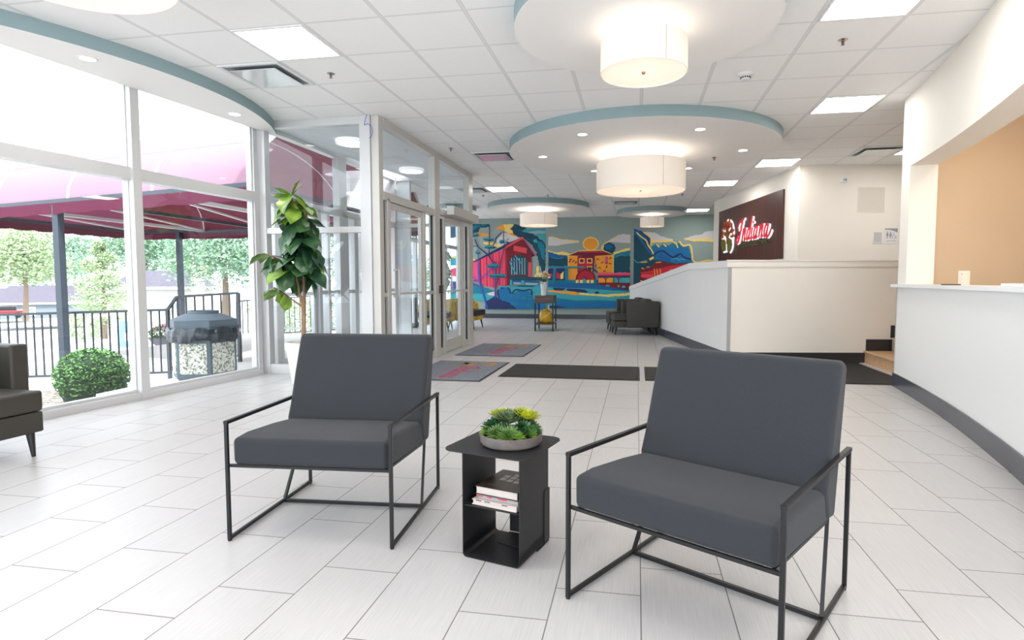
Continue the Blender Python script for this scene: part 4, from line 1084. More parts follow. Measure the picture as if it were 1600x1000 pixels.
def bent(m, y0, y1, x0, x1, z, r, t=.004, n=6):
    """bottom plate with rounded upturned ends"""
    P = [(x0, z+r*3)]+[(x0+r-r*math.cos(math.radians(90*k/n)), z+r-r*math.sin(math.radians(90*k/n))) for k in range(n+1)]
    P += [(x1-r+r*math.sin(math.radians(90*k/n)), z+r-r*math.cos(math.radians(90*k/n))) for k in range(n+1)]+[(x1, z+r*3)]
    for a, b_ in zip(P[:-1], P[1:]):
        d = Vector((b_[0]-a[0], b_[1]-a[1])).normalized(); nn = (-d.y*t, d.x*t)
        q = [(a[0], a[1]), (b_[0], b_[1]), (b_[0]+nn[0], b_[1]+nn[1]), (a[0]+nn[0], a[1]+nn[1])]
        vs = [(x, y, zz) for y in (y0, y1) for x, zz in q]
        m.add(vs, [(0, 1, 2, 3), (7, 6, 5, 4), (0, 4, 5, 1), (1, 5, 6, 2), (2, 6, 7, 3), (3, 7, 4, 0)])
bent(mb, -.185, .085, -.093, .166, 0.001, .018); mb.build('base_plate', M_tbl, tb)
mb = MB(); mb.prism(rrect(-.097, .1615, -.183, .08, .02), .213, .217); mb.build('shelf', M_tbl, tb, smooth=30)
mb = MB(); mb.box(-.02, .170, .088, .092, .012, .235); mb.box(-.02, .170, -.03, .088, .0055, .0085); mb.box(.166, .170, .04, .092, .012, .235); mb.build('rear_panel', M_tbl, tb)
# books
def book(x, y, z, w, d, h, rz, cover, label, deco=None, pages=(222, 216, 208)):
    t = thing('book', label, 'book', (x, y, z), rz, 'books on the side table shelf')
    c = MB(); c.box(-w/2, w/2, -d/2, d/2, 0, .003); c.box(-w/2, w/2, -d/2, d/2, h-.003, h); c.box(w/2-.003, w/2, -d/2, d/2, .003, h-.003)
    c.build('cover', cover, t, bevel=.0008, bseg=1)
    MB().box(-w/2+.004, w/2-.003, -d/2+.004, d/2-.004, .003, h-.003).build('pages', stripe_mat('book_pages', (176, 166, 160), (200, 192, 186), (2, 2, 900), .8) if pages == (222, 216, 208) else mat('book_pages_grey', pages, .8), t)
    if deco: deco(t, w, d, h)
    return t
c15, s15 = math.cos(math.radians(-15)), math.sin(math.radians(-15))
def onT(x, y): return -.545+x*c15-y*s15, 2.345+x*s15+y*c15
bx, by = onT(.048, -.055); book(bx, by, .2175, .205, .235, .022, math.radians(-15-2), mat('book_cover_cream', (206, 192, 186), .5), 'lowest book on the side table shelf, cream cover', deco=lambda t, w, d, h: [MB().box(-w/2+.02+k*.04, -w/2+.045+k*.04, -d/2-.0004, -d/2+.001, h-.004, h-.0005).build('spine_print', mat('book_print_dark', (70, 50, 48), .5), t) for k in (0, 1, 3)])
bx, by = onT(.055, -.05); book(bx, by, .240, .190, .225, .016, math.radians(-15-1), mat('book_cover_grey', (150, 146, 148), .5), 'thin grey book with red edge print, middle of the shelf stack', pages=(158, 152, 154), deco=lambda t, w, d, h: [MB().box(-w/2+a, -w/2+b_, -d/2-.0004, -d/2+.001, h-.005, h-.0004).build('red_print', mat('book_print_red', (196, 44, 66), .5), t) for a, b_ in ((.004, .03), (.05, .07), (.10, .14))])
def deco_top(t, w, d, h):
    m = mat('book_print_silver', (196, 190, 182), .5)
    rr = random.Random(4)
    for i in range(4):
        for j in range(3 if i else 2):
            MB().box(-.045+i*.034, -.045+i*.034+.026, -.01+j*.034-i*.006, -.01+j*.034-i*.006+.026, h, h+.0006).build('cover_print', m, t, bevel=.004)
    MB().box(-.06, -.02, -.075, -.072, h, h+.0005).build('cover_line', mat('book_line', (120, 100, 84), .5), t)
    MB().box(.05, .053, -.04, .09, h, h+.0006).build('cover_line', mat('book_print_red', (196, 44, 66), .5), t)
bx, by = onT(.050, -.045); book(bx, by, .2565, .195, .225, .034, math.radians(-15-1.5), stripe_mat('book_cover_dark', (44, 36, 32), (72, 60, 46), (8, 8, 8), .35), 'thick dark covered book on top of the shelf stack', deco=deco_top)

# bowl of succulents
M_bowl = speckle_mat('bowl_concrete', [(92, 90, 92), (112, 104, 100), (84, 74, 70)], 9, .7, vor=False)
BX, BY, BZ = -.515, 2.345, .4303
bw = thing('planter_bowl', 'low round grey concrete bowl on the side table', 'bowl', (BX, BY, BZ))
MB().lathe([(.0001, 0), (.112, 0), (.124, .006), (.130, .015), (.131, .048), (.124, .048), (.122, .03), (.0001, .03)], 48).build('bowl', M_bowl, bw, smooth=40)
MB().lathe([(.0001, .06), (.06, .052), (.1235, .036), (.1235, .030), (.0001, .030)], 32).build('soil', mat('soil_dark', (36, 30, 24), .95), bw, smooth=40)
def leaf_grad(name, c1, c2):
    if name in _M: return _M[name]
    m = bpy.data.materials.new(name); m.use_nodes = True; nt = m.node_tree; b = nt.nodes['Principled BSDF']
    tc = nt.nodes.new('ShaderNodeTexCoord'); n = nt.nodes.new('ShaderNodeTexNoise'); n.inputs['Scale'].default_value = 30
    nt.links.new(tc.outputs['Object'], n.inputs['Vector']); r = nt.nodes.new('ShaderNodeValToRGB')
    r.color_ramp.elements[0].position = .35; r.color_ramp.elements[1].position = .65
    r.color_ramp.elements[0].color = RGB(*c1); r.color_ramp.elements[1].color = RGB(*c2)
    nt.links.new(n.outputs['Fac'], r.inputs['Fac']); nt.links.new(r.outputs['Color'], b.inputs['Base Color'])
    b.inputs['Roughness'].default_value = .38; b.inputs['Subsurface Weight'].default_value = .0
    _M[name] = m; return m
def rosette(x, y, z, r, tilt, az, m, label, rows=5, pointy=1.0, group='succulents in the concrete bowl'):
    mb = MB(); rr = random.Random(int(abs(x*9973+y*7919)*1000))
    base = Matrix.Translation((0, 0, 0)) @ Matrix.Rotation(az, 4, 'Z') @ Matrix.Rotation(tilt, 4, 'Y')
    for k in range(rows):
        n = 5+k*2; f = (k+1)/rows; el = math.radians(82-70*f); L = r*(.35+.65*f)
        for i in range(n):
            a = 2*PI*(i+.5*(k % 2))/n+rr.uniform(-.08, .08)
            w = r*.20*(.6+.5*f); th = r*.06
            mb.M = base @ Matrix.Rotation(a, 4, 'Z') @ Matrix.Rotation(-el+rr.uniform(-.08, .08), 4, 'Y')
            S = 5; vs = []; fs = []
            for j in range(S+1):
                t = j/S; ww = w*(math.sin(PI*min(.999, t*.86+.12))**.8)*(1 if t < 1 else 0)+.0001; xx = L*t; zz = L*.22*t*t
                if pointy > 1: ww = w*.7*(1-t)**.6*(.6+t)
                vs += [(xx, -ww, zz+th*.6*(1-t)), (xx, 0, zz-th*(1-t*.8)), (xx, ww, zz+th*.6*(1-t)), (xx, 0, zz+th*.9*(1-t*.6))]
            for j in range(S):
                for q in range(4): fs.append((j*4+q, j*4+(q+1) % 4, (j+1)*4+(q+1) % 4, (j+1)*4+q))
            fs += [(3, 2, 1, 0), (S*4, S*4+1, S*4+2, S*4+3)]
            mb.add(vs, fs)
    o = mb.build('succulent', m, smooth=50, loc=(x, y, z)); return tag(o, label, 'succulent', group)
g_dark = leaf_grad('succulent_dark', (30, 66, 36), (64, 112, 66)); g_mid = leaf_grad('succulent_mid', (56, 88, 40), (104, 136, 66))
g_lime = leaf_grad('succulent_lime', (148, 160, 30), (196, 200, 60)); g_fresh = leaf_grad('succulent_fresh', (86, 130, 30), (140, 178, 58)); g_grey = leaf_grad('succulent_grey', (70, 92, 62), (112, 132, 88))
# local coordinates: +x right, -y toward the viewer
RS = [(-.005, -.010, .105, .062, .1, 4.7, g_grey, 'large grey-green succulent rosette in the middle of the bowl', 6, 1),
      (-.070, -.010, .085, .050, .45, 3.3, g_dark, 'dark green succulent rosette at the left of the bowl', 5, 1),
      (-.058, .045, .115, .046, .2, 2.4, g_lime, 'yellow-green succulent rosette at the upper left of the bowl', 5, 1),
      (.062, .015, .118, .056, .2, .2, g_lime, 'large yellow-green succulent rosette at the upper right of the bowl', 5, 1),
      (-.020, .055, .118, .034, .1, 1.5, g_fresh, 'small fresh green succulent between the two yellow ones', 4, 1),
      (.018, .040, .120, .038, .1, 1.2, g_dark, 'dark green succulent behind the large middle rosette', 4, 2),
      (-.050, -.075, .068, .036, .7, 4.4, g_mid, 'spiky green succulent at the front left rim', 5, 2),
      (.010, -.090, .062, .042, .7, 4.8, g_mid, 'spiky mid-green succulent at the front centre rim', 5, 2),
      (-.022, -.100, .054, .022, .6, 4.6, g_fresh, 'tiny lime succulent between the two spiky front ones', 4, 2),
      (.052, -.085, .060, .026, .6, 5.2, g_fresh, 'tiny bright green succulent at the front right rim', 4, 2),
      (.070, -.040, .078, .042, .6, 5.7, g_dark, 'dark green succulent at the right under the yellow rosette', 5, 1),
      (.094, -.050, .066, .028, .7, 5.8, g_fresh, 'small fresh green succulent at the right rim', 4, 2),
      (.100, .010, .078, .036, .8, .0, g_mid, 'spiky green succulent at the far right rim', 5, 2),
      (-.108, -.035, .062, .026, .8, 3.7, g_fresh, 'small bright green succulent at the far left rim', 4, 2),
      (-.095, .040, .080, .030, .7, 2.6, g_dark, 'dark green succulent at the back left rim', 4, 1),
      (.050, .075, .080, .034, .7, 1.2, g_mid, 'green succulent at the back right rim', 4, 1),
      (-.030, -.045, .080, .030, .5, 4.5, g_dark, 'dark succulent tucked under the large middle rosette', 4, 1)]
for (x, y, z, r, ti, az, m, lb, rows, pt) in RS: rosette(BX+x*.93, BY+y*.93, BZ+z*.95-.008, r*1.3, ti, az, m, lb, rows+1, pt)

# ------------------------------------------------------------------ blocky waiting chairs (dark vinyl)
M_vinyl = mat('vinyl_dark_taupe', (52, 49, 43), .5, bump=.15, bscale=300)
M_vseam = mat('vinyl_seam', (44, 42, 40), .6)
M_leg = mat('leg_black_wood', (26, 25, 26), .35)
def block_chair(label, g):
    """faces -x ; origin at the centre of the footprint"""
    t = thing('waiting_chair', label, 'armchair', (0, 0, 0), 0, g)
    for s in (-1, 1):
        y = s*.335
        MB().box(-.20, .46, y-.055, y+.055, .155, .70).build('armrest', M_vinyl, t, bevel=.018)
    MB().box(-.45, .30, -.275, .275, .155, .285).build('seat_base', M_vinyl, t, bevel=.012)
    MB().box(-.455, .30, -.278, .278, .287, .42).build('seat_cushion', M_vinyl, t, bevel=.022)
    MB().box(.30, .455, -.278, .278, .155, .695).build('back', M_vinyl, t, bevel=.02)
    b = MB(); b.box(.18, .34, -.265, .265, .42, .745); b.build('back_cushion', M_vinyl, t, bevel=.055, bseg=6)
    for x, y in ((-.40, -.225), (-.40, .225), (.40, -.33), (.40, .33)):
        sx = -.02 if x < 0 else .02; MB().tube([(x+sx, y, 0), (x, y, .156)], [.011, .024], 12).build('leg', M_leg, t, smooth=50)
    return t
bc = block_chair('dark taupe block armchair nearest the camera beside the ramp wall', 'dark block armchairs')
bc.location = (-.055, 12.35, 0); bc.rotation_euler = (0, 0, math.radians(10))
placed(bc, (-.20, 13.25, 0), math.radians(10), 'dark taupe block armchair farther back beside the ramp wall, by the mural', 'dark block armchairs')
placed(bc, (-4.19, 2.79, 0), math.radians(180-2), 'dark vinyl block armchair cut by the left picture edge', 'dark block armchairs')

# ------------------------------------------------------------------ yellow armchairs
M_yel = speckle_mat('yellow_pattern_fabric', [(206, 166, 56), (222, 186, 84), (190, 148, 44), (226, 200, 120)], 55, .9)
def yellow_chair(label):
    """faces +x"""
    t = thing('yellow_armchair', label, 'armchair', (0, 0, 0), 0, 'yellow patterned armchairs')
    for s in (-1, 1):
        y = s*.33
        prof = rrect(-.34, .20, .20, .66, .16, 8)
        m = MB(); m.M = Matrix.Translation((0, y+.045, 0)) @ Matrix.Rotation(PI/2, 4, 'X'); m.prism([(a, b) for a, b in prof], 0, .09); m.build('armrest', M_yel, t, bevel=.02)
    m = MB(); m.box(-.38, -.25, -.33, .33, .20, .70); m.build('back', M_yel, t, bevel=.05, bseg=5)
    MB().box(-.30, .34, -.29, .29, .20, .31).build('seat_base', M_yel, t, bevel=.02)
    MB().box(-.25, .38, -.35, .35, .31, .44).build('seat_cushion', mat('cushion_black', (44, 44, 46), .7), t, bevel=.03)
    for x in (-.28, .28):
        for y in (-.28, .28): MB().tube([(x*1.12, y*1.1, 0), (x, y, .205)], [.011, .022], 10).build('leg', M_leg, t, smooth=50)
    return t
yc = yellow_chair('yellow patterned armchair with black seat, right of the entrance frame')
yc.location = (-3.98, 13.15, 0); yc.rotation_euler = (0, 0, math.radians(-4))
placed(yc, (-4.42, 12.35, 0), math.radians(-80), 'yellow patterned armchair seen through the glass of the automatic door')

# ------------------------------------------------------------------ console table, vases and flowers
CTX, CTY = -2.04, 13.0
M_cdark = stripe_mat('console_dark_oak', (64, 50, 46), (86, 68, 60), (3, 40, 40), .45)
ct = thing('console_table', 'small dark console table with one drawer in front of the mural', 'table', (CTX, CTY, 0), math.radians(3))
MB().box(-.21, .21, -.38, .38, .62, .79).build('drawer_box', M_cdark, ct, bevel=.004)
MB().box(-.20, .20, -.384, -.38, .635, .775).build('drawer_front', M_cdark, ct, bevel=.002)
MB().box(-.21, .21, -.38, .38, .145, .17).build('lower_shelf', M_cdark, ct, bevel=.002)
for x in (-.197, .197):
    for y in (-.367, .367): MB().box(x-.015, x+.015, y-.015, y+.015, 0, .622).build('leg', M_black, ct)
vs_ = thing('yellow_vase', 'round mustard yellow ceramic vase on the lower console shelf', 'vase', (CTX+.03, CTY-.18, .1705))
MB().lathe([(.0001, 0), (.10, 0), (.135, .04), (.148, .13), (.14, .22), (.09, .285), (.05, .295), (.045, .315), (.055, .32), (.04, .31), (.0001, .31)], 32).build('body', mat('ceramic_mustard', (196, 152, 28), .25, noise=.15, nscale=14), vs_, smooth=50)
MB().tube([(.147*math.cos(a)*1.0, .147*math.sin(a), .03+.22*k/12) for k, a in [(k, -2.6+k*.16) for k in range(13)]], .006, 6).build('relief', mat('ceramic_pale', (226, 200, 110), .3), vs_)
bo = thing('small_bottle', 'small white bottle on the lower console shelf behind the yellow vase', 'bottle', (CTX+.06, CTY+.05, .1705))
MB().lathe([(.0001, 0), (.035, 0), (.04, .02), (.04, .26), (.018, .33), (.018, .40), (.0001, .40)], 20).build('body', M_white, bo, smooth=40)
bk = thing('magazine', 'magazine lying on the lower console shelf at the back right', 'magazine', (CTX+.10, CTY+.22, .1705), .3)
MB().box(-.09, .09, -.12, .12, 0, .008).build('pages', M_white, bk); MB().box(-.09, .09, -.12, .12, .008, .0095).build('cover', mat('magazine_cover', (70, 78, 92), .4), bk)
VX, VY2, VZ = CTX-.03, CTY-.12, .7905
gv = thing('glass_vase', 'clear faceted glass vase on top of the console table', 'vase', (VX, VY2, VZ))
MB().lathe([(.0001, 0), (.055, 0), (.06, .01), (.065, .10), (.085, .30), (.078, .30), (.055, .10), (.045, .03), (.0001, .025)], 10).build('body', mat('vase_crystal', (214, 222, 228), .12, spec=.8, noise=.25, nscale=40), gv, smooth=10)
fl = thing('flower_bouquet', 'bouquet of cream and white flowers in the glass vase', 'flowers', (VX, VY2, VZ+.28))
rr = random.Random(12)
M_fl = [mat('petal_cream', (240, 228, 190), .7), mat('petal_white', (240, 238, 230), .7), mat('petal_peach', (238, 196, 130), .7)]
stems = MB(); fol = MB()
for k in range(13):
    a = rr.uniform(0, 2*PI); el = rr.uniform(.15, 1.0); L = .16+.05*rr.random()
    x, y, z = L*math.cos(a)*el, L*math.sin(a)*el, L*(1.25-.75*el)+.02
    stems.tube([(0, 0, -.2), (x*.3, y*.3, z*.4), (x, y, z)], .003, 5)
    h = MB(); r = .042+.018*rr.random()
    for j in range(26):
        b = rr.uniform(0, 2*PI); e = rr.uniform(-.2, 1.4); h.M = Matrix.Translation((x, y, z)) @ Matrix.Rotation(b, 4, 'Z') @ Matrix.Rotation(-e, 4, 'Y')
        h.add([(r*.15, -r*.1, 0), (r*.7, -r*.42, r*.06), (r*1.05, 0, r*.2), (r*.7, r*.42, r*.06), (r*.15, r*.1, 0)], [(0, 1, 2, 3, 4)])
    h.build('blossom', M_fl[k % 3], fl)
for k in range(26):
    a = rr.uniform(0, 2*PI); e = rr.uniform(-.25, .9); L = rr.uniform(.1, .2); fol.M = Matrix.Translation((0, 0, .0)) @ Matrix.Rotation(a, 4, 'Z') @ Matrix.Rotation(-e, 4, 'Y')
    fol.add([(.04, -.004, 0), (L*.6, -.022, .01), (L+.04, 0, .0), (L*.6, .022, .01), (.04, .004, 0)], [(0, 1, 2, 3, 4)])
stems.build('stems', mat('stem_green', (90, 120, 60), .6), fl); fol.build('leaves', mat('bouquet_leaf', (84, 112, 60), .6), fl)
tw = MB()
for a in (.4, 2.4, 1.2): tw.tube([(0, 0, 0), (.06*math.cos(a), .06*math.sin(a), .2), (.11*math.cos(a), .06*math.sin(a), .34)], .005, 5)
tw.build('white_sprays', M_fl[1], fl)

# ------------------------------------------------------------------ fiddle-leaf fig
def fiddle_leaf(mb, M, L, W, mi, droop=.5, cup=.25):
    NX, NY = 9, 4; vs = []; fs = []
    for i in range(NX+1):
        t = i/NX
        w = W*(.10+.62*math.sin(PI*min(1, t*1.25))**.8*(1 if t < .5 else .75)+.72*math.exp(-((t-.74)/.21)**2))*(1-t**9)*.62 if t > .04 else W*.05
        for j in range(-NY, NY+1):
            s = j/NY; rip = .012*L*math.sin(i*2.2)*abs(s)
            x = L*t; z = -droop*L*t*t+cup*abs(s)*w-cup*.3*w*s*s+rip
            vs.append((x, s*w, z))
    n = 2*NY+1
    for i in range(NX):
        for j in range(n-1): fs.append((i*n+j, (i+1)*n+j, (i+1)*n+j+1, i*n+j+1))
    mb.M = M; mb.add(vs, fs, mi)
def leaf_surface(name, c, c2):
    if name in _M: return _M[name]
    m = mat(name, c, .33, noise=.0); nt = m.node_tree; b = nt.nodes['Principled BSDF']
    g = nt.nodes.new('ShaderNodeNewGeometry'); n = nt.nodes.new('ShaderNodeTexNoise'); n.inputs['Scale'].default_value = 7; tc = nt.nodes.new('ShaderNodeTexCoord')
    nt.links.new(tc.outputs['Object'], n.inputs['Vector']); r = nt.nodes.new('ShaderNodeValToRGB'); r.color_ramp.elements[0].position = .4; r.color_ramp.elements[1].position = .62
    r.color_ramp.elements[0].color = RGB(*c); r.color_ramp.elements[1].color = RGB(*c2)
    nt.links.new(n.outputs['Fac'], r.inputs['Fac']); nt.links.new(r.outputs['Color'], b.inputs['Base Color'])
    return m
M_fig1 = leaf_surface('fig_leaf_dark', (30, 66, 46), (66, 104, 58)); M_fig2 = leaf_surface('fig_leaf_young', (98, 134, 44), (140, 172, 62))
M_bark = stripe_mat('bark_tan', (110, 84, 60), (158, 128, 98), (20, 20, 4), .85)
def fig(x, y, label, potlabel, seed=2, pot=True, s=1.0, big=1.0):
    t = thing('fiddle_leaf_fig', label, 'potted plant', (x, y, 0))
    rr = random.Random(seed)
    p_ = MB(); p_.lathe([(.0001, .0), (.115, 0), (.12, .01), (.185, .455), (.172, .455), (.165, .40), (.0001, .40)], 24)
    p_.build('pot', mat('pot_white', (232, 230, 228), .5), t, smooth=20)
    MB().lathe([(.0001, .425), (.1, .435), (.17, .41), (.0001, .405)], 24).build('moss', mat('moss_green', (110, 124, 52), .95), t, smooth=50)
    tr = MB()
    A = smooth_pts([(.0, .0, .42), (.005, .0, .62), (.0, .01, .85), (-.03, .0, .97)], 4)
    tr.tube(A, [.019]*len(A), 8)
    B = smooth_pts([(.012, .0, .42), (.018, 0, .65), (.02, .01, .9), (.03, .0, 1.2), (.01, .0, 1.55), (-.03, 0, 1.8), (-.09, 0, 2.0)], 4)
    tr.tube(B, [.021-.013*i/len(B) for i in range(len(B))], 8)
    C_ = smooth_pts([(-.005, .0, .84), (-.10, -.02, .91), (-.22, -.04, 1.0), (-.30, -.05, 1.04)], 4); tr.tube(C_, [.010]*len(C_), 6)
    D = smooth_pts([(-.03, .0, .97), (-.05, -.02, 1.15), (-.16, -.04, 1.30), (-.34, -.08, 1.40)], 4); tr.tube(D, [.011]*len(D), 6)
    E2 = smooth_pts([(.03, .0, 1.2), (.08, 0, 1.5), (.06, .02, 1.85)], 4); tr.tube(E2, [.010]*len(E2), 6)
    tr.build('trunk', M_bark, t, smooth=50)
    lf = MB()
    def put(px, py, pz, az, el, L, mi, dr=.4):
        M = Matrix.Translation((px, py, pz)) @ Matrix.Rotation(az, 4, 'Z') @ Matrix.Rotation(-el, 4, 'Y') @ Matrix.Rotation(rr.uniform(-.35, .35), 4, 'X')
        fiddle_leaf(lf, M, L*.9, L*.46, mi, dr*rr.uniform(.6, 1.2))
    for i in range(64):
        q = B[min(len(B)-1, int(len(B)*(.50+.50*(i/58))))]; zz = q[2]+rr.uniform(-.06, .06)
        az = i*2.4+rr.uniform(-.3, .3); hgt = (zz-.9)/1.1
        put(q[0], q[1], zz, az, rr.uniform(-1.15, .15), rr.uniform(.29, .39)*big*(1 if zz < 1.8 else .85), 1 if (zz > 1.85 or rr.random() < .12) else 0, .55)
    for br, n_, mi in ((D, 17, 0), (E2, 10, 0)):
        for i in range(n_):
            q = br[int(len(br)*(.35+.6*i/n_))]; put(q[0], q[1], q[2], i*2.3+1.5, rr.uniform(-1.0, .3), rr.uniform(.27, .35), 1 if i % 5 == 4 else mi, .5)
    for i in range(7): q = C_[int(len(C_)*(.45+.5*i/7))]; put(q[0], q[1], q[2], 3.1+rr.uniform(-1.0, 1.0), rr.uniform(-.8, .1), rr.uniform(.18, .26), 1, .3)
    q = D[-1]
    for a in (2.6, 3.3, 3.9): put(q[0], q[1], q[2], a, .0, .22, 1, .6)
    q = B[-1]
    for a, e in ((2.9, .35), (3.3, .05), (2.4, .2), (.3, 1.2), (.8, 1.0), (3.0, -.2), (4.0, .5)): put(q[0], q[1], q[2]+.02, a, e, .22, 1, .15)
    lf.build('leaves', [M_fig1, M_fig2], t, smooth=60)
    return t
f1 = fig(-3.57, 5.72, 'tall fiddle-leaf fig in a white pot by the vestibule glass', '')
f2 = copy_tree(f1); f2.location = (-4.80, 13.75, 0); f2.rotation_euler = (0, 0, 2.0); f2['label'] = 'fiddle-leaf fig seen through the glass of the automatic door'
yf = MB(); rr = random.Random(9)
for k in range(60):
    a = rr.uniform(0, 6.28); z = 1.15+.5*rr.random(); r0 = .05+.1*rr.random()
    yf.M = Matrix.Translation((r0*math.cos(a), r0*math.sin(a), z)) @ Matrix.Rotation(rr.uniform(0, 6.28), 4, 'Z') @ Matrix.Rotation(rr.uniform(-1, 1), 4, 'X')
    yf.add([(0, -.01, 0), (.05, -.02, .0), (.07, .0, .01), (.05, .02, 0), (0, .01, 0)], [(0, 1, 2, 3, 4)])
yf.build('yellow_flowers', mat('petal_yellow', (232, 176, 30), .6), f2)

# ------------------------------------------------------------------ door hardware
op = thing('door_opener', 'long white automatic door opener box above the second entrance door', 'door opener', (DX+.11, 9.25, 2.19))
MB().box(-.06, .06, -.70, .70, -.065, .075).build('housing', M_frame2, op, bevel=.006)
MB().box(-.055, .055, -.705, -.70, -.06, .07).build('end_cap', M_white, op)
m = MB(); m.bar((-.02, -.55, -.065), (-.06, -.30, -.10), .02); m.bar((-.06, -.30, -.10), (-.09, -.62, -.11), .018); m.build('arm', M_frame2, op)
rd = thing('card_reader', 'black card reader box on the post between the entrance doors', 'card reader', (DX+.055, 8.22, .99))
MB().box(0, .035, -.05, .05, -.06, .06).build('housing', M_gasket, rd, bevel=.004)
MB().box(.03, .04, .0, .045, -.05, .05).build('face', mat('reader_grey', (150, 150, 150), .3, metal=.5), rd, bevel=.002)
cb = thing('cable_coil', 'thin blue cable loop hanging from the ceiling at the vestibule corner', 'cable', (-3.0, 6.17, 2.80))
pts = [(.0, .0, .178), (-.02, 0, .13), (-.03, 0, .08)]
pts += [(.055*math.sin(a)-.0, .004*k, .075*math.cos(a)) for k, a in [(k, -.6+k*.45) for k in range(31)]]
MB().tube(smooth_pts(pts, 3), .0035, 6).build('cable', mat('cable_blue', (40, 90, 190), .4), cb)
# small things on the reception counter
pb = thing('wall_outlet_box', 'small cream outlet box standing on the reception counter', 'outlet box', (cw(5.16, .10)[0], 5.16, 1.0825), math.radians(-70))
MB().box(-.035, .035, -.02, .02, 0, .115).build('box', mat('outlet_cream', (226, 214, 196), .4), pb, bevel=.003); MB().box(-.004, .004, -.0215, -.02, .085, .093).build('screw', M_sg, pb)
ph = thing('phone', 'flat black phone lying on the reception counter by the outlet box', 'phone', (cw(5.22, .03)[0], 5.22, 1.0825), .3)
MB().box(-.035, .035, -.07, .07, 0, .008).build('body', M_gasket, ph, bevel=.003)
cd = thing('card_holder', 'flat white card holder on the reception counter near the right edge', 'card holder', (cw(4.05, .05)[0], 4.05, 1.0825), .2)
MB().box(-.03, .03, -.05, .05, 0, .018).build('body', M_white, cd, bevel=.002)

# ------------------------------------------------------------------ outside
M_conc = mat('concrete_bright', (206, 204, 200), .9, noise=.05, nscale=2)
M_gravel = speckle_mat('gravel', [(116, 106, 98), (142, 132, 124), (88, 80, 74), (160, 152, 144)], 26, .95)
mb = MB(); mb.add([(-4.2, -8, -.50), (-4.2, 7.2, -.50), (-10, 7.1, -.52), (-10, -8, -.52)], [(0, 3, 2, 1)])
mb.box(-10, -4.95, -8, 6.95, -.60, -.50); struct(mb.build('ground_gravel', M_gravel))
mb = MB(); mb.prism([(-4.45, 6.0), (-4.45, 12.5), (-9.2, 12.5), (-9.2, 8.5), (-7.3, 8.0), (-5.9, 7.6), (-5.9, 5.4), (wl(5.4)-.12, 5.4)], -.60, -.14); struct(mb.build('ground_walkway', M_conc))
mb = MB(); mb.add([(-10, -60, -.53), (-10, 7.1, -.53), (-9.2, 8.5, -.53), (-4.4, 12.5, -.53), (-4.4, 60, -1.5), (60, 160, -6), (-140, 160, -6.5), (-140, -60, -6.5)], [(0, 1, 2, 3, 4, 5, 6, 7)][::1])
mb.f = [tuple(reversed(f)) for f in mb.f] if False else mb.f
struct(mb.build('ground_pavement', mat('parking_pavement', (190, 188, 186), .95, noise=.04, nscale=.3)))
mb = MB(); mb.prism([(wl(-3)-.12, -3), (wl(6.2)-.12, 6.2), (wl(6.2)-.02, 6.2), (wl(-3)-.02, -3)], -.6, 0); struct(mb.build('trim_12', M_conc))
# railing
M_rail = mat('railing_dark', (44, 50, 58), .5)
def railing(pts, label, hgt=1.07, n=None):
    """pts: (x, y, ztop)"""
    t = thing('railing', label, 'railing', (pts[0][0], pts[0][1], 0)); o = Vector((pts[0][0], pts[0][1], 0))
    tr = MB(); bl = MB()
    P = [Vector(p)-o for p in pts]
    for a, b in zip(P[:-1], P[1:]): tr.bar(a, b, .045, .035); bl.bar(a-Vector((0, 0, hgt-.1)), b-Vector((0, 0, hgt-.1)), .03)
    tr.build('top_rail', M_rail, t); bl.build('bottom_rail', M_rail, t)
    for a, b in zip(P[:-1], P[1:]):
        L = (b-a).length; k = max(1, int(L/.125))
        for i in range(k):
            q = a+(b-a)*(i/k); MB().bar(q, q-Vector((0, 0, hgt-.1)), .018).build('baluster', M_rail, t)
    for q in [P[0], P[-1]]+([P[len(P)//2]] if len(P) > 2 else []): MB().bar(q, q-Vector((0, 0, hgt)), .045).build('post', M_rail, t)
    return t
railing([(-10.6, 7.15, .57), (-9.4, 7.35, .60), (-7.12, 7.77, .67), (-6.97, 7.80, .87), (-6.05, 7.97, .93)], 'dark metal railing outside the large windows, rising to the right')
railing([(-9.6, 12.6, .62), (-7.0, 12.9, .80), (-5.2, 13.1, .85)], 'far dark metal railing across the entrance walkway', .95)
# curved handrail at the entrance
hr = thing('handrail', 'light looped metal handrail outside the entrance doors', 'handrail', (-6.6, 10.6, -.14))
lp = smooth_pts([(-.9, 0, .30), (-.9, 0, .80), (-.7, 0, .95), (.5, .2, .95), (.72, .22, .80), (.72, .22, .42), (.5, .2, .30), (-.9, 0, .30)], 6)
MB().tube(lp, .022, 8).build('loop', M_frame, hr, smooth=60)
for x in (-.55, .45): MB().tube([(x, .05, 0), (x, .05, .94)], .022, 8).build('post', M_frame, hr)
# litter bin
tc_ = thing('litter_bin', 'octagonal grey outdoor litter bin with pebble panels and black liner', 'litter bin', (-5.20, 6.22, -.14), math.radians(18))
M_bin = mat('bin_grey_blue', (84, 98, 108), .6); M_peb = speckle_mat('bin_pebbles', [(206, 204, 190), (176, 176, 164), (120, 122, 118), (222, 220, 208)], 55, .9)
def octa(r, n=6, a0=0): return [(r*math.cos(a0+2*PI*k/n), r*math.sin(a0+2*PI*k/n)) for k in range(n)]
MB().prism(octa(.31), 0, .10).build('base', M_bin, tc_, bevel=.01)
MB().prism(octa(.365), .10, .56).build('body', M_bin, tc_, bevel=.012)
for k in range(6):
    a = PI/6+k*PI/3; m = MB(); m.M = Matrix.Rotation(a, 4, 'Z'); m.box(.312, .325, -.15, .15, .16, .52); m.build('pebble_panel', M_peb, tc_, bevel=.004)
rr = random.Random(1); n = 72; vs = []; fs = []
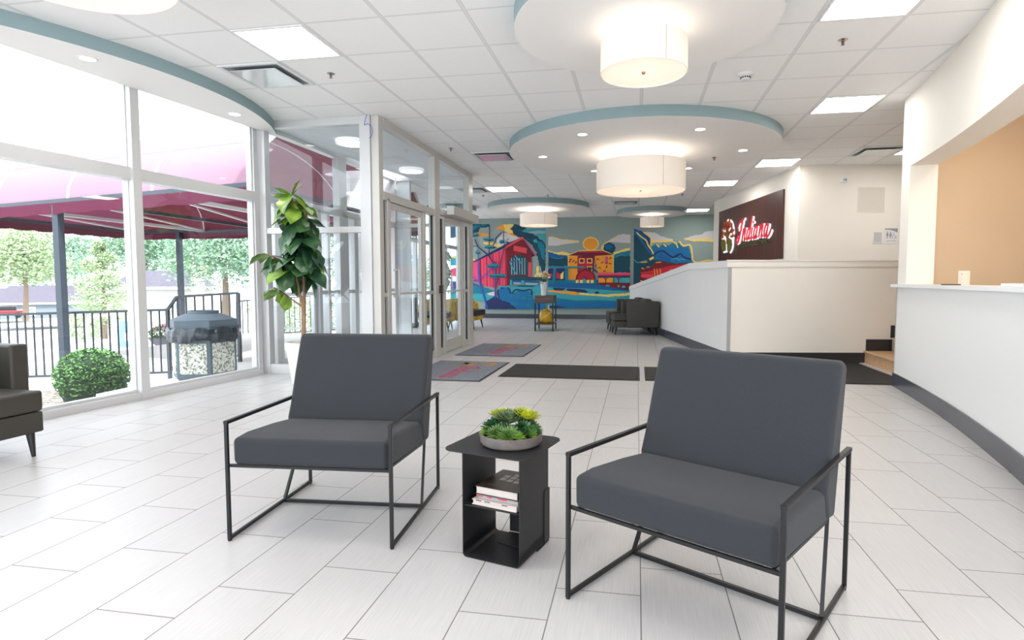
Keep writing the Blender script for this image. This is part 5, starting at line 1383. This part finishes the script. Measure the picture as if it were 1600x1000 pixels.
for j, (r, z) in enumerate(((.375, .70), (.395, .66), (.400, .60), (.395, .55))):
    for k in range(n): vs.append(((r+.012*math.sin(k*1.7+j)+rr.uniform(-.006, .006))*math.cos(2*PI*k/n), (r+.012*math.sin(k*1.7+j))*math.sin(2*PI*k/n), z+.014*math.sin(k*.8+j*2)+(.02*math.sin(k*.35) if j == 3 else 0)))
for j in range(3):
    for k in range(n): fs.append((j*n+k, (j+1)*n+k, (j+1)*n+(k+1) % n, j*n+(k+1) % n))
MB().add(vs, fs).build('bag_liner', mat('liner_black', (30, 38, 48), .2), tc_, smooth=70)
m = MB(); m.prism(octa(.385), .68, .79); o_ = octa(.385); i_ = octa(.20, 6); vs = [(*p, .79) for p in o_]+[(*p, .86) for p in i_]
m.add(vs, [(k, (k+1) % 6, 6+(k+1) % 6, 6+k) for k in range(6)]); m.build('lid', M_bin, tc_, bevel=.008)
MB().lathe([(.15, .84), (.17, .84), (.17, .895), (.15, .895), (.15, .84)], 28).build('lid_opening', M_bin, tc_, smooth=40)
# shrubs and trees
def leafball(mb, c, r, n, size, seed, mi=0, flat=1.0, shell=.25):
    rr = random.Random(seed)
    for k in range(n):
        v = Vector((rr.gauss(0, 1), rr.gauss(0, 1), rr.gauss(0, 1))).normalized(); q = v*(1-shell*rr.random()**1.5)
        q = Vector((q.x*r[0], q.y*r[1], q.z*r[2]))+Vector(c); s = size*rr.uniform(.6, 1.3)
        mb.M = Matrix.Translation(q) @ Matrix.Rotation(rr.uniform(0, 6.3), 4, 'Z') @ Matrix.Rotation(rr.uniform(-1.2, 1.2), 4, 'X') @ Matrix.Rotation(rr.uniform(-1.2, 1.2), 4, 'Y')
        mb.add([(-s, 0, 0), (0, -s*.5, s*.1), (s, 0, 0), (0, s*.5, s*.1)], [(0, 1, 2, 3)], mi)
    mb.M = Matrix.Identity(4)
M_bush = leaf_grad('shrub_leaf', (60, 108, 58), (106, 152, 82)); M_bush.node_tree.nodes['Principled BSDF'].inputs['Roughness'].default_value = .6
bs = thing('boxwood_shrub', 'round clipped green shrub in gravel just outside the left window', 'shrub', (-6.86, 6.25, -.50))
m = MB(); leafball(m, (0, 0, .40), (.41, .41, .36), 7000, .022, 3, shell=.35); m.build('foliage', M_bush, bs)
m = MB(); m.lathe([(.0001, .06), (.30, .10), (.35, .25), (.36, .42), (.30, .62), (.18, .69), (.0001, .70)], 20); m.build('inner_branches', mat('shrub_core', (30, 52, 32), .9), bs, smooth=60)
lowp = MB(); leafball(lowp, (0, 0, .06), (.28, .22, .10), 500, .022, 8); lo_ = lowp.build('ground_cover', leaf_grad('ground_cover_leaf', (96, 140, 80), (140, 178, 104)), loc=(-6.55, 5.45, -.50)); tag(lo_, 'low pale green plant in the gravel left of the round shrub', 'plant')
M_trunk = mat('tree_bark', (120, 104, 90), .9)
def tree(x, y, z, h, r, col, label, n=2600, seed=1, size=.16, conic=False, group='trees beyond the railing'):
    t = thing('tree', label, 'tree', (x, y, z), 0, group)
    MB().tube([(0, 0, 0), (.05*r, 0, h*.35), (0, 0, h*.8)], [.045*h*.6, .03*h*.6, .01*h], 8).build('trunk', M_trunk, t, smooth=60)
    rr = random.Random(seed); m = MB(); blobs = 11
    for k in range(blobs):
        if conic:
            f = (k+.5)/blobs; a = k*2.4; rad = r*(1-f)**.8*.55; c = (rad*math.cos(a), rad*math.sin(a), h*(.22+.72*f)); br = r*(1.05-f*.8)*.62
        else:
            a = k*2.4; f = rr.random(); rad = r*.62*(.3+.7*rr.random()); c = (rad*math.cos(a), rad*math.sin(a), h*(.45+.38*f)); br = r*rr.uniform(.42, .62)
        leafball(m, c, (br, br, br*.75), n//blobs, size, seed*31+k, shell=.6)
    m.build('foliage', col, t)
    return t
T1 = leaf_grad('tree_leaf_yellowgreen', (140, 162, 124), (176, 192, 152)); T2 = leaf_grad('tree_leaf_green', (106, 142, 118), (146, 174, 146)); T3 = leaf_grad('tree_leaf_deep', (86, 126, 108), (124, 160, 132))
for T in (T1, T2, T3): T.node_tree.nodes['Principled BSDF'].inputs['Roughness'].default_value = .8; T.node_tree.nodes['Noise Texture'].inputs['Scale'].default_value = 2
def atpx(u, D, z):
    """world xy of a spot seen at column u of the photo, D metres out"""
    return (fw.x*D+rt.x*(u-836.25)/901.65*D, fw.y*D+rt.y*(u-836.25)/901.65*D, z)
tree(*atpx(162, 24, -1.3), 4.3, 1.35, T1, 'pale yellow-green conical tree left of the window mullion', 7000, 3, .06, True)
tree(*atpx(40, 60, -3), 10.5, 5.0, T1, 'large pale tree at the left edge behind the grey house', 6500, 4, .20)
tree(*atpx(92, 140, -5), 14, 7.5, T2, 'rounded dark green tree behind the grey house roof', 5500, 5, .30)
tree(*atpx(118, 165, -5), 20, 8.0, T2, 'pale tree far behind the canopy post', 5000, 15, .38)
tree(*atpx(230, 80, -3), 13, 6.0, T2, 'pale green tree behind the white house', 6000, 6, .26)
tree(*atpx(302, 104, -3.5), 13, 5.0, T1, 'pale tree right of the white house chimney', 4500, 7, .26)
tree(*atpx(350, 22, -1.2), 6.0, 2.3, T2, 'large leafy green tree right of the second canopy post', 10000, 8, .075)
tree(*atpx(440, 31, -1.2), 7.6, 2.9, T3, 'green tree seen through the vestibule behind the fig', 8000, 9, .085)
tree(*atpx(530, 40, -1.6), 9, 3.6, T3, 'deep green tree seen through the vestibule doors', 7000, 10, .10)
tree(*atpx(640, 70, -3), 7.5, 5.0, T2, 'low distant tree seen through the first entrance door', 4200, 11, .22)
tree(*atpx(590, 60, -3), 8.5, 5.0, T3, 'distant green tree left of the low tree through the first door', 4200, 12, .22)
def bushm(u, D, z, r, col, label, seed):
    o = MB(); leafball(o, (0, 0, r*.7), (r, r, r*.75), 900, r*.09, seed, shell=.5); q = atpx(u, D, z)
    return tag(o.build('shrub', col, loc=q), label, 'shrub', 'shrubs along the parking lot')
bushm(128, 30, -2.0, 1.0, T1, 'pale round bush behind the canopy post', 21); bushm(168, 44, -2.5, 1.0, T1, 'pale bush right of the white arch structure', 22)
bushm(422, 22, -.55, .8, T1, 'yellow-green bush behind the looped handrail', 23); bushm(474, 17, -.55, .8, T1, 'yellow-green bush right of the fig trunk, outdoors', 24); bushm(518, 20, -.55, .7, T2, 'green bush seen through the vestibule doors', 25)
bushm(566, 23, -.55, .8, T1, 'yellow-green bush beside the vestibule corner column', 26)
# houses
def house(u, D, z, w, d, h, rh, rz, wallc, roofc, label, wins, hip=.35):
    x, y, zz = atpx(u, D, z); t = thing('house', label, 'house', (x, y, zz), rz, 'houses across the street')
    MB().box(-w/2, w/2, -d/2, d/2, 0, h).build('walls', wallc, t)
    e = .4; k = hip*w/2
    vs = [(-w/2-e, -d/2-e, h), (w/2+e, -d/2-e, h), (w/2+e, d/2+e, h), (-w/2-e, d/2+e, h), (-w/2+k, 0, h+rh), (w/2-k, 0, h+rh)]
    MB().add(vs, [(0, 1, 5, 4), (1, 2, 5), (2, 3, 4, 5), (3, 0, 4), (3, 2, 1, 0)]).build('roof', roofc, t)
    m = MB(); m.box(-w/2-e, w/2+e, -d/2-e-.05, -d/2-e, h-.25, h+.02); m.build('gutter', M_white, t)
    for wx, wz, ww, wh in wins:
        f = MB().box(wx-ww/2, wx+ww/2, -d/2-.06, -d/2, wz-wh/2, wz+wh/2).build('window', M_white, t)
        for s in (-1, 1):
            MB().box(wx-ww/2+.12, wx+ww/2-.12, -d/2-.08, -d/2-.06, wz+s*wh*.23-wh*.17, wz+s*wh*.23+wh*.17).build('pane', mat('house_pane', (120, 136, 150), .3), f)
    return t
M_roof = mat('roof_shingle_grey', (86, 82, 94), .9, noise=.1, nscale=3); M_sid = mat('siding_grey', (112, 122, 130), .9); M_sidw = mat('siding_white', (176, 174, 170), .9)
HR = math.radians(10)+math.radians(42)
house(76, 92, -4.6, 13.5, 9, 2.4, 2.6, HR, M_sid, M_roof, 'grey house with grey hip roof left of the canopy post', [(-.5-1.6, 1.1, .95, 1.35)])
house(8, 105, -5, 8, 8, 2.6, 2.2, HR, M_sidw, M_roof, 'pale house with gabled roof at the left picture edge', [(.5, 1.2, .9, 1.2)], .8)
house(262, 62, -2.4, 8.5, 7, 2.9, 1.7, HR-.25, M_sidw, M_roof, 'white house with grey roof behind the litter bin', [(-2.6, 1.3, .9, 1.6), (1.0, 1.3, .9, 1.6)])
# chimney of the white house
ch = thing('chimney', 'tall pale brick chimney beyond the white house roof', 'chimney', atpx(311, 58, -2.4), HR)
MB().box(-.5, .5, -.4, .4, 0, 6.0).build('shaft', mat('brick_pale', (196, 176, 164), .9, noise=.08, nscale=6), ch); MB().box(-.58, .58, -.48, .48, 6.0, 6.2).build('cap', M_conc, ch)
# parked car and street furniture far off
car = thing('car', 'small dark red parked car at the left picture edge', 'car', atpx(6, 70, -3.4), HR)
MB().prism(rrect(-2.1, 2.1, -.85, .85, .3), .35, .95).build('body', mat('car_red', (130, 26, 40), .3), car, bevel=.1)
MB().prism(rrect(-1.1, 1.2, -.75, .75, .3), .95, 1.45).build('cabin', mat('car_glass', (30, 34, 40), .1), car, bevel=.1)
for x in (-1.3, 1.3): MB().tube([(x, -.88, .35), (x, .88, .35)], .34, 16).build('wheel', M_gasket, car)
mbx = thing('mailbox', 'blue and white drop box beside the window mullion, outdoors', 'mailbox', atpx(200, 21, -1.45), HR)
MB().box(-.28, .28, -.2, .2, .0, 1.15).build('body', mat('mailbox_blue', (110, 138, 178), .5), mbx, bevel=.04); MB().box(-.16, .16, -.21, -.2, .4, .7).build('emblem', M_white, mbx)
arch = thing('entry_arch', 'white arched metal frame near the parking lot, left of the drop box', 'metal frame', atpx(162, 22, -1.5), HR)
MB().tube(smooth_pts([(-.55, 0, 0), (-.55, 0, .8), (-.4, 0, 1.2), (0, 0, 1.3), (.7, 0, 1.3)], 5), .06, 8).build('arch_tube', M_white, arch, smooth=60); MB().bar((.35, 0, 0), (.35, 0, 1.3), .14).build('post', M_white, arch)
pl = thing('flower_planter', 'grey pedestal planter with pink flowers beyond the railing', 'planter', atpx(262, 12, -.55))
MB().lathe([(.0001, 0), (.28, 0), (.28, .05), (.12, .12), (.12, .22), (.30, .40), (.36, .50), (.30, .50), (.0001, .46)], 24).build('pot', mat('planter_grey', (110, 112, 120), .8), pl, smooth=50)
m = MB(); leafball(m, (0, 0, .60), (.34, .34, .16), 700, .03, 41); m.build('foliage', M_bush, pl)
m = MB(); leafball(m, (0, 0, .66), (.30, .30, .13), 200, .03, 42); m.build('blossoms', mat('petal_pink', (222, 120, 160), .7), pl)
# entrance canopy : barrel vault running out from the doors
M_cano = translucent_mat('canopy_burgundy', (118, 62, 84), .35)
M_beam = mat('canopy_beam_dark', (52, 62, 74), .6)
cn = thing('entrance_canopy', 'burgundy barrel-vault fabric canopy over the entrance walkway outside', 'canopy', (-4.6, 9.6, 2.29))
def cpt(t, x):
    """t 0..1 across (near to far) ; near edge swings slightly"""
    y0 = -3.15+.22*(-x); y1 = 2.55
    a = PI*t
    return (x, (y0+y1)/2-math.cos(a)*(y1-y0)/2, 1.30*math.sin(a))
xs = [-.05-7.2*i/12 for i in range(13)]; N2 = 20
vs = [cpt(k/N2, x) for x in xs for k in range(N2+1)]; fs = []
for i in range(12):
    for k in range(N2): fs.append((i*(N2+1)+k, (i+1)*(N2+1)+k, (i+1)*(N2+1)+k+1, i*(N2+1)+k+1))
MB().add(vs, fs).build('roof_fabric', translucent_mat('canopy_hazed_top', (170, 134, 150), .2), cn, smooth=60)  # sunlit glare and haze painted in as a paler top colour
MB().add([(v[0]*.999, v[1]*.994, v[2]*.99-.004) for v in vs], [f[::-1] for f in fs]).build('fabric_underside', translucent_mat('canopy_underside', (146, 74, 92), .5), cn, smooth=60)  # second skin added so the underside stays maroon below the hazed top
for i in (0, 3, 6, 9, 12):
    MB().tube([cpt(k/N2, xs[i]) for k in range(N2+1)], .022, 8).build('rib', M_frame, cn, smooth=60)
for t_ in (.17, .34, .5, .66, .83): MB().tube([cpt(t_, xs[0]), cpt(t_, xs[-1])], .016, 8).build('purlin', M_frame, cn)
for t_ in (0, 1): MB().bar(cpt(t_, xs[0]), cpt(t_, xs[-1]), .05, .07).build('eave_beam', M_beam, cn)
for i in (0, 3, 6, 9, 12): MB().bar(cpt(0, xs[i]), cpt(1, xs[i]), .05, .06).build('cross_tie', M_frame if i % 2 else M_beam, cn)
for (xa, xb) in ((xs[3], xs[6]), (xs[6], xs[9]), (xs[9], xs[12])): MB().bar((xa, cpt(0, xa)[1]+.05, .01), (xb, 2.5, .01), .03).build('diagonal_brace', M_frame, cn)
for nm, a, b in (('near_valance', (xs[0], cpt(0, xs[0])[1]-.02), (xs[-1], cpt(0, xs[-1])[1]-.02)), ('far_valance', (xs[0], 2.57), (xs[-1], 2.57)), ('end_valance', (xs[-1]-.02, cpt(0, xs[-1])[1]-.02), (xs[-1]-.02, 2.57))):
    A = Vector((*a, 0)); B2 = Vector((*b, 0)); n = 40; vs = []; fs = []
    for k in range(n+1):
        q = A+(B2-A)*k/n; vs += [(q.x, q.y, -.02), (q.x, q.y, -.17-.02*abs(math.sin(k*PI/4)))]
    for k in range(n): fs.append((2*k, 2*k+1, 2*k+3, 2*k+2))
    o_ = MB().add(vs, fs).build(nm, M_cano, cn); sd_ = o_.modifiers.new('thickness', 'SOLIDIFY'); sd_.thickness = .006
for x, y in ((-3.95, cpt(0, -3.95)[1]+.03), (-6.1, 2.5)): MB().bar((x, y, -.05), (x, y, -2.80), .10).build('post', M_beam, cn)
for y0, y1, z0, z1 in ((-2.55, 2.55, 0, 1.3),): 
    vs = [cpt(k/N2, xs[12]) for k in range(N2+1)]; MB().add(vs, [tuple(range(N2+1))]).build('end_panel', M_cano, cn)
